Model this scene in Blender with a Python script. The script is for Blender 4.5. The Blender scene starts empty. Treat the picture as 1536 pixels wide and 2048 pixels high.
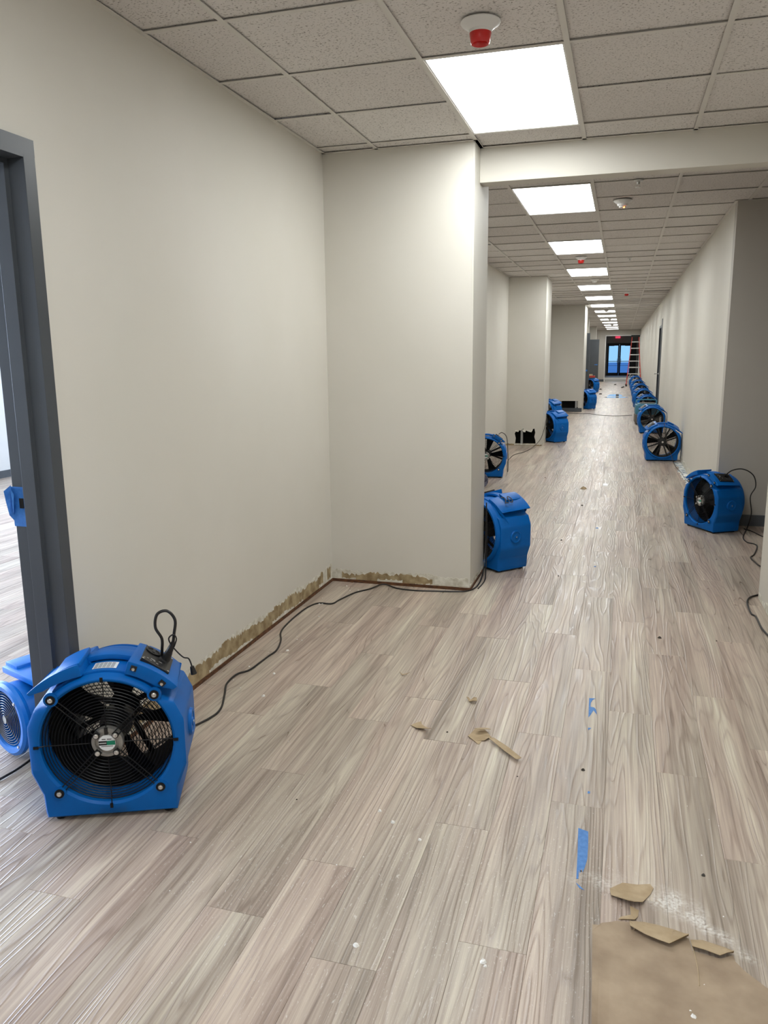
import bpy, bmesh, math, random
from mathutils import Vector, Matrix
from mathutils.geometry import tessellate_polygon
random.seed(7)
C = bpy.context.scene.collection
S = bpy.context.scene
PI = math.pi

# ------------------------------------------------------------ camera
EYE = 1.517
CEIL = 2.751
cd = bpy.data.cameras.new('camera'); cam = bpy.data.objects.new('camera', cd); C.objects.link(cam)
cd.sensor_fit = 'HORIZONTAL'; cd.sensor_width = 36.0; cd.lens = 1572.15 / 1536 * 36.0
cd.clip_start = 0.05; cd.clip_end = 400
_r = Vector((0.95824375, 0.28576488, -0.0103613)); _u = Vector((-0.04601152, 0.18984817, 0.98073473)); _f = Vector((-0.28222661, 0.93930618, -0.19506929))
m = Matrix((( _r.x, _u.x, -_f.x, 0), (_r.y, _u.y, -_f.y, 0), (_r.z, _u.z, -_f.z, EYE), (0, 0, 0, 1)))
cam.matrix_world = m
S.camera = cam
# ------------------------------------------------------------ world, daylight, exposure
S.view_settings.view_transform = 'Standard'; S.view_settings.look = 'None'
S.view_settings.gamma = 1; S.view_settings.use_curve_mapping = False
S.view_settings.exposure = 1.66
W = bpy.data.worlds.new('world'); S.world = W; W.use_nodes = True
wn = W.node_tree.nodes; wl = W.node_tree.links
bg = wn['Background']
tc = wn.new('ShaderNodeTexCoord'); sx = wn.new('ShaderNodeSeparateXYZ'); cr = wn.new('ShaderNodeValToRGB')
wl.new(tc.outputs['Generated'], sx.inputs[0]); wl.new(sx.outputs['Z'], cr.inputs[0])
cr.color_ramp.elements[0].position = 0.0; cr.color_ramp.elements[0].color = (0.30, 0.60, 0.95, 1)
cr.color_ramp.elements[1].position = 0.5; cr.color_ramp.elements[1].color = (0.16, 0.40, 0.85, 1)
wl.new(cr.outputs[0], bg.inputs[0]); bg.inputs[1].default_value = 0.36
def area(name, loc, rot, sx_, sy_, power, col):
    l = bpy.data.lights.new(name, 'AREA'); l.shape = 'RECTANGLE'; l.size = sx_; l.size_y = sy_; l.energy = power; l.color = col
    o = bpy.data.objects.new(name, l); C.objects.link(o); o.location = loc; o.rotation_euler = rot; return o
DAY = (0.66, 0.79, 1.0)
area('daylight_west_window', (-7.62, 3.2, 1.65), (0, -PI/2, 0), 1.7, 7.0, 230, DAY)       # daylight through the side room's windows
area('daylight_north_window', (-4.9, 10.85, 1.65), (-PI/2, 0, 0), 4.6, 1.7, 55, DAY)
PANEL = 5.2          # strength of the ceiling light panels

# ------------------------------------------------------------ materials
def mat(name, col, rough=0.5, metal=0.0, spec=0.5, emit=None, es=0.0, coat=0.0):
    M = bpy.data.materials.new(name); M.use_nodes = True
    b = M.node_tree.nodes['Principled BSDF']
    b.inputs['Base Color'].default_value = (*col, 1); b.inputs['Roughness'].default_value = rough
    b.inputs['Metallic'].default_value = metal; b.inputs['Specular IOR Level'].default_value = spec
    if coat: b.inputs['Coat Weight'].default_value = coat; b.inputs['Coat Roughness'].default_value = 0.2
    if emit: b.inputs['Emission Color'].default_value = (*emit, 1); b.inputs['Emission Strength'].default_value = es
    return M
def N(M, t, **kw):
    n = M.node_tree.nodes.new(t)
    for k, v in kw.items(): setattr(n, k, v)
    return n
def L(M, a, b): M.node_tree.links.new(a, b)
def noise_mat(name, c1, c2, scale, rough=0.6, bump=0.1, bscale=None, dist=0.002, stretch=(1,1,1), lo=0.35, hi=0.65, metal=0.0, spec=0.5, detail=4):
    M = mat(name, c1, rough, metal, spec); b = M.node_tree.nodes['Principled BSDF']
    g = N(M, 'ShaderNodeNewGeometry'); mp = N(M, 'ShaderNodeMapping'); mp.inputs['Scale'].default_value = stretch
    L(M, g.outputs['Position'], mp.inputs[0])
    n = N(M, 'ShaderNodeTexNoise'); n.inputs['Scale'].default_value = scale; n.inputs['Detail'].default_value = detail
    L(M, mp.outputs[0], n.inputs['Vector'])
    r = N(M, 'ShaderNodeValToRGB'); r.color_ramp.elements[0].position = lo; r.color_ramp.elements[1].position = hi
    r.color_ramp.elements[0].color = (*c1, 1); r.color_ramp.elements[1].color = (*c2, 1)
    L(M, n.outputs['Fac'], r.inputs[0]); L(M, r.outputs[0], b.inputs['Base Color'])
    if bump:
        n2 = N(M, 'ShaderNodeTexNoise'); n2.inputs['Scale'].default_value = bscale or scale * 3; n2.inputs['Detail'].default_value = 3
        L(M, mp.outputs[0], n2.inputs['Vector'])
        bp = N(M, 'ShaderNodeBump'); bp.inputs['Strength'].default_value = bump; bp.inputs['Distance'].default_value = dist
        L(M, n2.outputs['Fac'], bp.inputs['Height']); L(M, bp.outputs[0], b.inputs['Normal'])
    return M
def s2l(*c): return tuple(((v/255)/12.92 if v/255 <= 0.04045 else ((v/255+0.055)/1.055)**2.4) for v in c)

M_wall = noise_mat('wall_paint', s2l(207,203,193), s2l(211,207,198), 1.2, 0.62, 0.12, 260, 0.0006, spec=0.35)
M_wall_shade = noise_mat('shaded_wall_tone', s2l(176,171,163), s2l(180,175,167), 1.2, 0.62, 0.1, 260, 0.0006, spec=0.35)  # greige wall colour darkened to carry the shade of unlit walls
M_wall2 = noise_mat('side_room_paint', s2l(222,223,221), s2l(226,226,224), 1.2, 0.6, 0.1, 220, 0.0006)
M_frame = noise_mat('gray_frame_paint', s2l(66,70,75), s2l(71,75,80), 3, 0.38, 0.15, 60, 0.0006)
M_base = noise_mat('rubber_base', s2l(70,74,80), s2l(80,84,89), 4, 0.5, 0.05, 50)
M_tape = noise_mat('painter_tape', s2l(42,110,190), s2l(60,128,205), 60, 0.6, 0.4, 160, 0.001)
M_tape2 = noise_mat('floor_tape', s2l(62,118,185), s2l(82,136,200), 60, 0.6, 0.3, 160, 0.001)
M_black = mat('black_plastic', (0.006, 0.006, 0.007), 0.42)
M_cord = mat('black_cord', (0.010, 0.009, 0.009), 0.4)
M_cord2 = mat('brown_cord', (0.05, 0.038, 0.03), 0.5)
M_wire = mat('guard_wire', (0.004, 0.004, 0.005), 0.45, 0.0, 0.3)
M_innerblack = mat('blade_sleeve_black', (0.003, 0.003, 0.004), 0.75, 0.0, 0.15)  # black of the blades and of the added tunnel-darkening sleeve
M_steel = mat('bolt_steel', (0.72, 0.70, 0.67), 0.28, 1.0)
M_alum = noise_mat('cast_aluminium', (0.30, 0.29, 0.27), (0.36, 0.35, 0.33), 60, 0.5, 0.1, 200, metal=0.7)
M_rail = mat('ladder_aluminium', (0.62, 0.62, 0.6), 0.4, 0.6)
M_ladder = mat('red_fibreglass', s2l(190,62,50), 0.45)
M_blue = noise_mat('blue_plastic', s2l(0,93,172), s2l(0,97,178), 5, 0.42, 0.12, 180, 0.0006, spec=0.22)
M_blue2 = noise_mat('light_blue_plastic', s2l(8,112,205), s2l(12,120,212), 6, 0.38, 0.1, 150, 0.0006)
M_white = mat('white_plastic', (0.74, 0.73, 0.71), 0.4)
M_red = mat('red_dust_cap', s2l(205,28,26), 0.3, coat=0.3)
M_paper = mat('label_paper', (0.80, 0.82, 0.84), 0.4)
M_paperg = mat('label_print', (0.20, 0.21, 0.22), 0.5)
M_green = mat('label_green', s2l(0,128,98), 0.45)
M_ink = mat('marker_ink', (0.01, 0.012, 0.02), 0.6)
M_tee = mat('ceiling_tee', s2l(206,202,195), 0.5)
M_dark = mat('dark_void', (0.012, 0.011, 0.010), 0.9)
M_teal = noise_mat('teal_plastic', s2l(52,118,145), s2l(60,128,154), 4, 0.45, 0.1)
M_taupe = noise_mat('taupe_plastic', s2l(92,88,82), s2l(104,99,92), 4, 0.5, 0.1)
M_plate = noise_mat('sill_plate_wood', s2l(64,40,24), s2l(112,72,42), 30, 0.8, 0.5, 80, 0.003, stretch=(1,1,4))
M_kraftwall = noise_mat('drywall_paper', s2l(132,112,80), s2l(176,158,124), 18, 0.85, 0.5, 90, 0.002)
M_skim = noise_mat('torn_paint_edge', s2l(190,184,168), s2l(222,219,208), 26, 0.8, 0.6, 90, 0.002)
M_kraft = noise_mat('kraft_paper', s2l(146,126,104), s2l(170,150,126), 9, 0.75, 0.5, 26, 0.003, detail=6)
M_kraft2 = noise_mat('kraft_scrap', s2l(164,142,110), s2l(180,159,128), 20, 0.75, 0.4, 60, 0.002)
M_chip = mat('plaster_chip', (0.82, 0.80, 0.76), 0.8)
M_grit = mat('dark_grit', (0.05, 0.042, 0.034), 0.8)
M_stud = mat('galvanised_stud', (0.42, 0.43, 0.43), 0.4, 0.6)
M_concrete = noise_mat('pale_concrete', s2l(196,190,178), s2l(214,208,198), 3, 0.6, 0.1)
M_outside = noise_mat('outdoor_paving', s2l(120,150,185), s2l(132,164,200), 0.6, 0.8, 0.0)
M_duct = noise_mat('duct_fabric', s2l(30,32,52), s2l(120,120,138), 30, 0.5, 0.1)
M_led = mat('orange_led', (1, 0.25, 0.05), 0.4, emit=(1, 0.2, 0.03), es=6)
M_exit = mat('exit_sign_face', s2l(215,60,80), 0.4, emit=s2l(230,70,100), es=0.35)
M_exitt = mat('exit_sign_text', s2l(150,20,40), 0.4, emit=(0.5,0.02,0.05), es=0.15)
M_panel = mat('light_panel', (0.9, 0.9, 0.9), 0.5, emit=(0.965, 1.0, 1.0), es=PANEL)
M_blackmetal = mat('black_door_metal', (0.010, 0.010, 0.011), 0.4, 0.3)
M_subfloor = mat('subfloor', (0.07, 0.055, 0.045), 0.9)
# glass
M_glass = bpy.data.materials.new('clear_glass'); M_glass.use_nodes = True
_g = M_glass.node_tree.nodes['Principled BSDF']; _g.inputs['Transmission Weight'].default_value = 1; _g.inputs['Roughness'].default_value = 0; _g.inputs['IOR'].default_value = 1.02
_g.inputs['Base Color'].default_value = (0.93, 0.97, 1, 1)
# water film
M_water = bpy.data.materials.new('wet_film'); M_water.use_nodes = True
_g = M_water.node_tree.nodes['Principled BSDF']; _g.inputs['Base Color'].default_value = (0.30, 0.28, 0.25, 1); _g.inputs['Roughness'].default_value = 0.03; _g.inputs['IOR'].default_value = 1.6

# ceiling tile: pitted mineral fibre
M_tile = mat('mineral_fibre', s2l(218,213,206), 0.9, spec=0.2)
b = M_tile.node_tree.nodes['Principled BSDF']
g = N(M_tile, 'ShaderNodeNewGeometry')
mp = N(M_tile, 'ShaderNodeMapping'); mp.inputs['Scale'].default_value = (1, 1.6, 1); L(M_tile, g.outputs['Position'], mp.inputs[0])
n1 = N(M_tile, 'ShaderNodeTexNoise'); n1.inputs['Scale'].default_value = 95; n1.inputs['Detail'].default_value = 2; L(M_tile, mp.outputs[0], n1.inputs['Vector'])
r1 = N(M_tile, 'ShaderNodeValToRGB'); r1.color_ramp.elements[0].position = 0.345; r1.color_ramp.elements[0].color = (0.30, 0.28, 0.26, 1)
r1.color_ramp.elements[1].position = 0.405; r1.color_ramp.elements[1].color = (1, 1, 1, 1); L(M_tile, n1.outputs['Fac'], r1.inputs[0])
oi = N(M_tile, 'ShaderNodeObjectInfo'); r2 = N(M_tile, 'ShaderNodeValToRGB')
r2.color_ramp.elements[0].color = (*s2l(211,206,202), 1); r2.color_ramp.elements[1].color = (*s2l(219,215,211), 1); L(M_tile, oi.outputs['Random'], r2.inputs[0])
mx = N(M_tile, 'ShaderNodeMix', data_type='RGBA', blend_type='MULTIPLY'); mx.inputs[0].default_value = 0.8
L(M_tile, r2.outputs[0], mx.inputs[6]); L(M_tile, r1.outputs[0], mx.inputs[7]); L(M_tile, mx.outputs[2], b.inputs['Base Color'])
bp = N(M_tile, 'ShaderNodeBump'); bp.inputs['Strength'].default_value = 0.5; bp.inputs['Distance'].default_value = 0.002
L(M_tile, r1.outputs[0], bp.inputs['Height']); L(M_tile, bp.outputs[0], b.inputs['Normal'])

# vinyl plank
def plank_material(name, individual):
    M = mat(name, (0.4, 0.35, 0.3), 0.36, spec=0.5)
    b = M.node_tree.nodes['Principled BSDF']
    geo = N(M, 'ShaderNodeNewGeometry')
    tcn = N(M, 'ShaderNodeTexCoord')
    if individual:
        oi = N(M, 'ShaderNodeObjectInfo'); rnd = oi.outputs['Random']; src = tcn.outputs['Object']
    else:
        rnd = geo.outputs['Random Per Island']; src = geo.outputs['Position']
    cx = N(M, 'ShaderNodeCombineXYZ')
    m1 = N(M, 'ShaderNodeMath', operation='MULTIPLY'); m1.inputs[1].default_value = 37.0; L(M, rnd, m1.inputs[0]); L(M, m1.outputs[0], cx.inputs[0])
    m2 = N(M, 'ShaderNodeMath', operation='MULTIPLY'); m2.inputs[1].default_value = 91.0; L(M, rnd, m2.inputs[0]); L(M, m2.outputs[0], cx.inputs[1])
    L(M, m1.outputs[0], cx.inputs[2])
    ad = N(M, 'ShaderNodeVectorMath', operation='ADD'); L(M, src, ad.inputs[0]); L(M, cx.outputs[0], ad.inputs[1])
    def tex(sc, scale, detail=3, distort=0.0, rough=0.5):
        mp = N(M, 'ShaderNodeMapping'); mp.inputs['Scale'].default_value = sc; L(M, ad.outputs[0], mp.inputs[0])
        n = N(M, 'ShaderNodeTexNoise'); n.inputs['Scale'].default_value = scale; n.inputs['Detail'].default_value = detail
        n.inputs['Distortion'].default_value = distort; n.inputs['Roughness'].default_value = rough
        L(M, mp.outputs[0], n.inputs['Vector']); return n.outputs['Fac']
    def math_(op, a, bb=None, c=None):
        n = N(M, 'ShaderNodeMath', operation=op)
        for i, v in enumerate((a, bb, c)):
            if v is None: continue
            if isinstance(v, (int, float)): n.inputs[i].default_value = v
            else: L(M, v, n.inputs[i])
        return n.outputs[0]
    broad = tex((9, 0.55, 1), 1.0, 2)                 # broad streaks along the board
    contour = tex((7.5, 0.50, 1), 1.0, 2.0, 0.15)         # cathedral figure
    sepx = N(M, 'ShaderNodeSeparateXYZ'); L(M, ad.outputs[0], sepx.inputs[0])
    band = math_('SINE', math_('ADD', math_('MULTIPLY', contour, 100.0), math_('MULTIPLY', sepx.outputs[0], 130.0)))
    band = math_('MULTIPLY_ADD', band, 0.5, 0.5)
    ridge = math_('POWER', band, 5.0)
    fine = tex((170, 3.0, 1), 1.0, 3, 0, 0.6)
    med = tex((42, 1.1, 1), 1.0, 2, 0.2)
    # combined tone
    t = math_('MULTIPLY_ADD', broad, 1.15, -0.20)
    t = math_('ADD', t, math_('ADD', math_('MULTIPLY', ridge, math_('MULTIPLY_ADD', med, -0.5, 0.05)), 0.05))
    t = math_('ADD', t, math_('MULTIPLY_ADD', fine, 0.95, -0.475))
    t = math_('ADD', t, math_('MULTIPLY_ADD', med, 0.95, -0.475))
    t = math_('ADD', t, math_('MULTIPLY_ADD', rnd, 0.12, -0.04))
    ramp = N(M, 'ShaderNodeValToRGB'); L(M, t, ramp.inputs[0])
    e = ramp.color_ramp.elements; e[0].position = 0.0; e[0].color = (*s2l(134,119,108), 1); e[1].position = 1.0; e[1].color = (*s2l(215,206,190), 1)
    for p_, c_ in ((0.25, (160,144,132)), (0.5, (178,163,150)), (0.75, (197,184,168))):
        q = e.new(p_); q.color = (*s2l(*c_), 1)
    # hue drift: mauve / grey green
    hue = tex((5, 0.8, 1), 1.0, 1)
    hr = N(M, 'ShaderNodeValToRGB'); L(M, hue, hr.inputs[0]); he = hr.color_ramp.elements
    he[0].position = 0.35; he[0].color = (0.95, 0.985, 0.955, 1); he[1].position = 0.65; he[1].color = (1.0, 0.965, 0.95, 1)
    mh = N(M, 'ShaderNodeMix', data_type='RGBA', blend_type='MULTIPLY'); mh.inputs[0].default_value = 1.0
    L(M, ramp.outputs[0], mh.inputs[6]); L(M, hr.outputs[0], mh.inputs[7])
    # dust and scuffs lie on the floor at fixed places in the hall
    pos = geo.outputs['Position']; sp = N(M, 'ShaderNodeSeparateXYZ'); L(M, pos, sp.inputs[0])
    def ntex(scale, detail, sc=(1,1,1), rot=0.0, distort=0.0):
        mp = N(M, 'ShaderNodeMapping'); mp.inputs['Scale'].default_value = sc; mp.inputs['Rotation'].default_value = (0, 0, rot); L(M, pos, mp.inputs[0])
        n = N(M, 'ShaderNodeTexNoise'); n.inputs['Scale'].default_value = scale; n.inputs['Detail'].default_value = detail; n.inputs['Distortion'].default_value = distort
        L(M, mp.outputs[0], n.inputs['Vector']); return n.outputs['Fac']
    def blob(x, y, rx, ry, ang=0.0):
        dx = math_('SUBTRACT', sp.outputs[0], x); dy = math_('SUBTRACT', sp.outputs[1], y)
        c_, s_ = math.cos(ang), math.sin(ang)
        u = math_('DIVIDE', math_('ADD', math_('MULTIPLY', dx, c_), math_('MULTIPLY', dy, s_)), rx)
        v = math_('DIVIDE', math_('ADD', math_('MULTIPLY', dx, -s_), math_('MULTIPLY', dy, c_)), ry)
        d = math_('SQRT', math_('ADD', math_('MULTIPLY', u, u), math_('MULTIPLY', v, v)))
        o = math_('SUBTRACT', 1.0, d); n = N(M, 'ShaderNodeClamp'); L(M, o, n.inputs[0]); return n.outputs[0]
    dust = math_('ADD', math_('ADD', blob(0.20, 2.10, 0.12, 0.07, -0.5), blob(0.31, 2.0, 0.15, 0.035, -0.75)), math_('MULTIPLY', blob(0.02, 2.14, 0.14, 0.05, 0.1), 0.75))
    dust = math_('MULTIPLY', dust, math_('MULTIPLY_ADD', ntex(110, 10, (1, 1, 1)), 5.0, -1.75))
    dust = math_('MULTIPLY', dust, math_('MULTIPLY_ADD', ntex(17, 3), 4.0, -1.35))
    dc = N(M, 'ShaderNodeClamp'); dc.inputs[2].default_value = 0.85; L(M, dust, dc.inputs[0])
    scr = math_('MULTIPLY', blob(-0.6, 2.05, 0.95, 0.75), math_('MULTIPLY_ADD', ntex(230, 2, (1, 0.35, 1), 0.9, 1.2), 26.0, -17.2))
    scr2 = math_('MULTIPLY', blob(-0.55, 1.9, 0.8, 0.8), math_('MULTIPLY_ADD', ntex(120, 3, (1, 0.2, 1), -0.7, 0.6), 30.0, -20.6))
    spl = math_('MULTIPLY', blob(-0.25, 2.9, 2.4, 2.6), math_('MULTIPLY_ADD', ntex(62, 1), 50.0, -40.5))
    sc = N(M, 'ShaderNodeClamp'); sc.inputs[2].default_value = 0.5
    L(M, math_('ADD', math_('MAXIMUM', scr, 0.0), math_('ADD', math_('MAXIMUM', scr2, 0.0), math_('MAXIMUM', spl, 0.0))), sc.inputs[0])
    tot = math_('MAXIMUM', dc.outputs[0], sc.outputs[0])
    md = N(M, 'ShaderNodeMix', data_type='RGBA'); md.inputs[7].default_value = (0.72, 0.69, 0.64, 1)
    L(M, tot, md.inputs[0]); L(M, mh.outputs[2], md.inputs[6]); L(M, md.outputs[2], b.inputs['Base Color'])
    ro = math_('SUBTRACT', math_('MULTIPLY_ADD', tex((20, 2, 1), 1.0, 2), 0.14, 0.34), math_('MULTIPLY', ridge, 0.12))
    L(M, math_('MULTIPLY_ADD', tot, 0.4, ro), b.inputs['Roughness'])
    # embossed grain
    h = math_('ADD', math_('MULTIPLY', ridge, 0.7), math_('MULTIPLY', fine, 0.5))
    bp = N(M, 'ShaderNodeBump'); bp.inputs['Strength'].default_value = 0.75; bp.inputs['Distance'].default_value = 0.0013
    L(M, h, bp.inputs['Height']); L(M, bp.outputs[0], b.inputs['Normal'])
    return M
M_plank = plank_material('vinyl_plank', True)
M_plank_far = plank_material('vinyl_plank_far', False)

# ------------------------------------------------------------ mesh helpers
class MB:
    def __init__(s): s.v = []; s.f = []; s.mi = []; s.cur = 0
    def poly(s, pts):
        i = len(s.v); s.v += [tuple(p) for p in pts]; s.f.append(tuple(range(i, i+len(pts)))); s.mi.append(s.cur)
    def add(s, vs, fs):
        i = len(s.v); s.v += [tuple(p) for p in vs]
        for f in fs: s.f.append(tuple(i+k for k in f)); s.mi.append(s.cur)
    def box(s, x0, y0, z0, x1, y1, z1):
        vs = [(x0,y0,z0),(x1,y0,z0),(x1,y1,z0),(x0,y1,z0),(x0,y0,z1),(x1,y0,z1),(x1,y1,z1),(x0,y1,z1)]
        s.add(vs, [(0,3,2,1),(4,5,6,7),(0,1,5,4),(1,2,6,5),(2,3,7,6),(3,0,4,7)])
    def obox(s, c, ax, ay, az, hx, hy, hz):
        c = Vector(c); ax, ay, az = Vector(ax).normalized()*hx, Vector(ay).normalized()*hy, Vector(az).normalized()*hz
        vs = [c+i*ax+j*ay+k*az for k in (-1,1) for i, j in ((-1,-1),(1,-1),(1,1),(-1,1))]
        s.add(vs, [(0,3,2,1),(4,5,6,7),(0,1,5,4),(1,2,6,5),(2,3,7,6),(3,0,4,7)])
    def bar(s, p, q, w, h=None, up=(0,0,1)):
        p, q = Vector(p), Vector(q); d = (q-p); l = d.length
        if l < 1e-6: return
        d.normalize(); u = Vector(up)
        if abs(d.dot(u)) > 0.98: u = Vector((1,0,0))
        a = d.cross(u).normalized(); bb = a.cross(d).normalized()
        s.obox((p+q)/2, d, a, bb, l/2, w/2, (h or w)/2)
    def cyl(s, c, axis, r, h, n=20, r2=None, cap=True):
        c = Vector(c); a = Vector(axis).normalized(); r2 = r if r2 is None else r2
        u = a.orthogonal().normalized(); w = a.cross(u)
        i = len(s.v)
        for (hh, rr) in ((0, r), (h, r2)):
            for k in range(n):
                t = 2*PI*k/n; s.v.append(tuple(c + a*hh + (u*math.cos(t)+w*math.sin(t))*rr))
        for k in range(n):
            k2 = (k+1) % n; s.f.append((i+k, i+k2, i+n+k2, i+n+k)); s.mi.append(s.cur)
        if cap:
            s.f.append(tuple(i+k for k in reversed(range(n)))); s.mi.append(s.cur)
            s.f.append(tuple(i+n+k for k in range(n))); s.mi.append(s.cur)
    def lathe(s, c, axis, prof, n=32, closed=False):
        c = Vector(c); a = Vector(axis).normalized(); u = a.orthogonal().normalized(); w = a.cross(u)
        i = len(s.v); m_ = len(prof)
        for (r, h) in prof:
            for k in range(n):
                t = 2*PI*k/n; s.v.append(tuple(c + a*h + (u*math.cos(t)+w*math.sin(t))*max(r, 1e-5)))
        for j in range(m_ if closed else m_-1):
            j2 = (j+1) % m_
            for k in range(n):
                k2 = (k+1) % n; s.f.append((i+j*n+k, i+j*n+k2, i+j2*n+k2, i+j2*n+k)); s.mi.append(s.cur)
    def torus(s, c, axis, R, r, n=48, m_=6):
        s.lathe(c, axis, [(R+r*math.cos(2*PI*k/m_), r*math.sin(2*PI*k/m_)) for k in range(m_)], n, True)
    def tube(s, pts, r, n=8, closed=False):
        P_ = [Vector(p) for p in pts]; i0 = len(s.v); K = len(P_); prev = None
        for k, p in enumerate(P_):
            d = (P_[min(k+1, K-1)] - P_[max(k-1, 0)]).normalized()
            if prev is None: u = d.orthogonal().normalized()
            else:
                u = prev - d*prev.dot(d); u = u.normalized() if u.length > 1e-5 else d.orthogonal().normalized()
            prev = u; w = d.cross(u)
            for q in range(n):
                t = 2*PI*q/n; s.v.append(tuple(p + (u*math.cos(t)+w*math.sin(t))*r))
        for k in range(K-1):
            for q in range(n):
                q2 = (q+1) % n; s.f.append((i0+k*n+q, i0+k*n+q2, i0+(k+1)*n+q2, i0+(k+1)*n+q)); s.mi.append(s.cur)
        s.f.append(tuple(i0+q for q in reversed(range(n)))); s.mi.append(s.cur)
        s.f.append(tuple(i0+(K-1)*n+q for q in range(n))); s.mi.append(s.cur)
    def prism(s, pts, thick, z=0.0, zf=None):
        """flat outline in xy, thickened; zf(x,y) gives top height"""
        n = len(pts); i = len(s.v)
        tri = tessellate_polygon([[Vector((p[0], p[1], 0)) for p in pts]])
        top = [(p[0], p[1], (zf(*p) if zf else z+thick)) for p in pts]
        bot = [(p[0], p[1], t[2]-thick) for p, t in zip(pts, top)]
        s.v += top + bot
        for t in tri:
            s.f.append(tuple(i+k for k in t)); s.mi.append(s.cur); s.f.append(tuple(i+n+k for k in reversed(t))); s.mi.append(s.cur)
        for k in range(n):
            k2 = (k+1) % n; s.f.append((i+k, i+n+k, i+n+k2, i+k2)); s.mi.append(s.cur)
    def mesh(s, name, mats, smooth=False, bevel=0):
        me = bpy.data.meshes.new(name); me.from_pydata(s.v, [], s.f)
        if not isinstance(mats, (list, tuple)): mats = [mats]
        for m_ in mats: me.materials.append(m_)
        me.polygons.foreach_set('material_index', s.mi)
        bm = bmesh.new(); bm.from_mesh(me); bmesh.ops.recalc_face_normals(bm, faces=bm.faces)
        if bevel: bmesh.ops.bevel(bm, geom=[e for e in bm.edges if e.is_manifold and e.calc_face_angle(0) > 0.5], offset=bevel, segments=2, affect='EDGES', profile=0.6)
        bm.to_mesh(me); bm.free()
        if smooth:
            me.polygons.foreach_set('use_smooth', [True]*len(me.polygons)); me.set_sharp_from_angle(angle=math.radians(38))
        me.update(); return me
    def obj(s, name, mats, parent=None, smooth=False, bevel=0):
        return link(name, s.mesh(name, mats, smooth, bevel), parent)
def link(name, data, parent=None, loc=None):
    o = bpy.data.objects.new(name, data); C.objects.link(o)
    if parent is not None: o.parent = parent
    if loc is not None: o.location = loc
    return o
def thing(name, label, cat, loc=(0,0,0), rz=0.0, group=None):
    o = bpy.data.objects.new(name, None); C.objects.link(o); o.location = loc; o.rotation_euler = (0,0,rz); o.empty_display_size = 0.1
    return tag(o, label, cat, group)
def tag(o, label, cat, group=None):
    o['label'] = label; o['category'] = cat
    if group: o['group'] = group
    return o
def struct(o, label=None):
    o['kind'] = 'structure'
    if label: o['label'] = label
    return o
def tree_copy(root, loc, rz, label, group=None, scale=1.0):
    def cp(o, parent):
        c = o.copy(); C.objects.link(c)
        if parent is not None: c.parent = parent
        for ch in list(o.children): cp(ch, c)
        return c
    r = cp(root, None); r.location = loc; r.rotation_euler = (0, 0, rz); r.scale = (scale,)*3; r['label'] = label
    if group: r['group'] = group
    return r
def catmull(pts, sub=8):
    P_ = [Vector(p) for p in pts]; out = []
    for k in range(len(P_)-1):
        p0 = P_[max(k-1,0)]; p1 = P_[k]; p2 = P_[k+1]; p3 = P_[min(k+2, len(P_)-1)]
        for q in range(sub):
            t = q/sub; out.append(0.5*((2*p1)+(-p0+p2)*t+(2*p0-5*p1+4*p2-p3)*t*t+(-p0+3*p1-3*p2+p3)*t**3))
    out.append(P_[-1]); return out
def text_mesh(txt, size, extrude=0.0004):
    cu = bpy.data.curves.new('t', 'FONT'); cu.body = txt; cu.size = size; cu.extrude = extrude; cu.align_x = 'CENTER'; cu.align_y = 'CENTER'; cu.resolution_u = 3
    to = bpy.data.objects.new('t', cu); me = bpy.data.meshes.new_from_object(to); bpy.data.objects.remove(to); return me

# ============================================================ SETTING
T = 0.6096; GX0 = -1.494; GY0 = 3.5474; GY2 = 6.3538
XL = -1.848; XR = 0.857; YA = 4.90; YAE = 5.42; XA = -0.891; BEAM0 = 5.08; BEAM1 = 5.21; YRW = 7.47; ENDY = 45.2
# ---- floor: every plank is a part
PW = 0.178; PL = 1.2192; PX0 = -0.879
fb = MB(); fb.box(-7.9, -4.2, -0.06, 6.0, 47.6, -0.0058)
floor = struct(fb.obj('floor', M_subfloor), 'grey-beige wood-look vinyl plank floor')
def plank_mesh():
    b = MB(); g_ = 0.0002; e_ = 0.0008
    x0, x1, y0, y1 = g_, PW-g_, g_, PL-g_
    vs = [(x0,y0,-0.0056),(x1,y0,-0.0056),(x1,y1,-0.0056),(x0,y1,-0.0056),(x0,y0,-0.0007),(x1,y0,-0.0007),(x1,y1,-0.0007),(x0,y1,-0.0007),
          (x0+e_,y0+e_,0),(x1-e_,y0+e_,0),(x1-e_,y1-e_,0),(x0+e_,y1-e_,0)]
    fs = [(0,1,5,4),(1,2,6,5),(2,3,7,6),(3,0,4,7),(4,5,9,8),(5,6,10,9),(6,7,11,10),(7,4,8,11),(8,9,10,11)]
    b.add(vs, fs); return b, vs, fs
pb, pvs, pfs = plank_mesh(); pme = pb.mesh('plank', M_plank)
phase = {-4: 2.87, -3: 2.005, -2: 3.68, -1: 1.73, 0: 2.00, 1: 2.85, 2: 2.30, 3: 1.79, 4: 2.53, 5: 3.31, 6: 4.05, 7: 3.57, 8: 3.11, -5: 2.35, -6: 3.1, 9: 2.6}
far = MB(); count = 0
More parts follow.
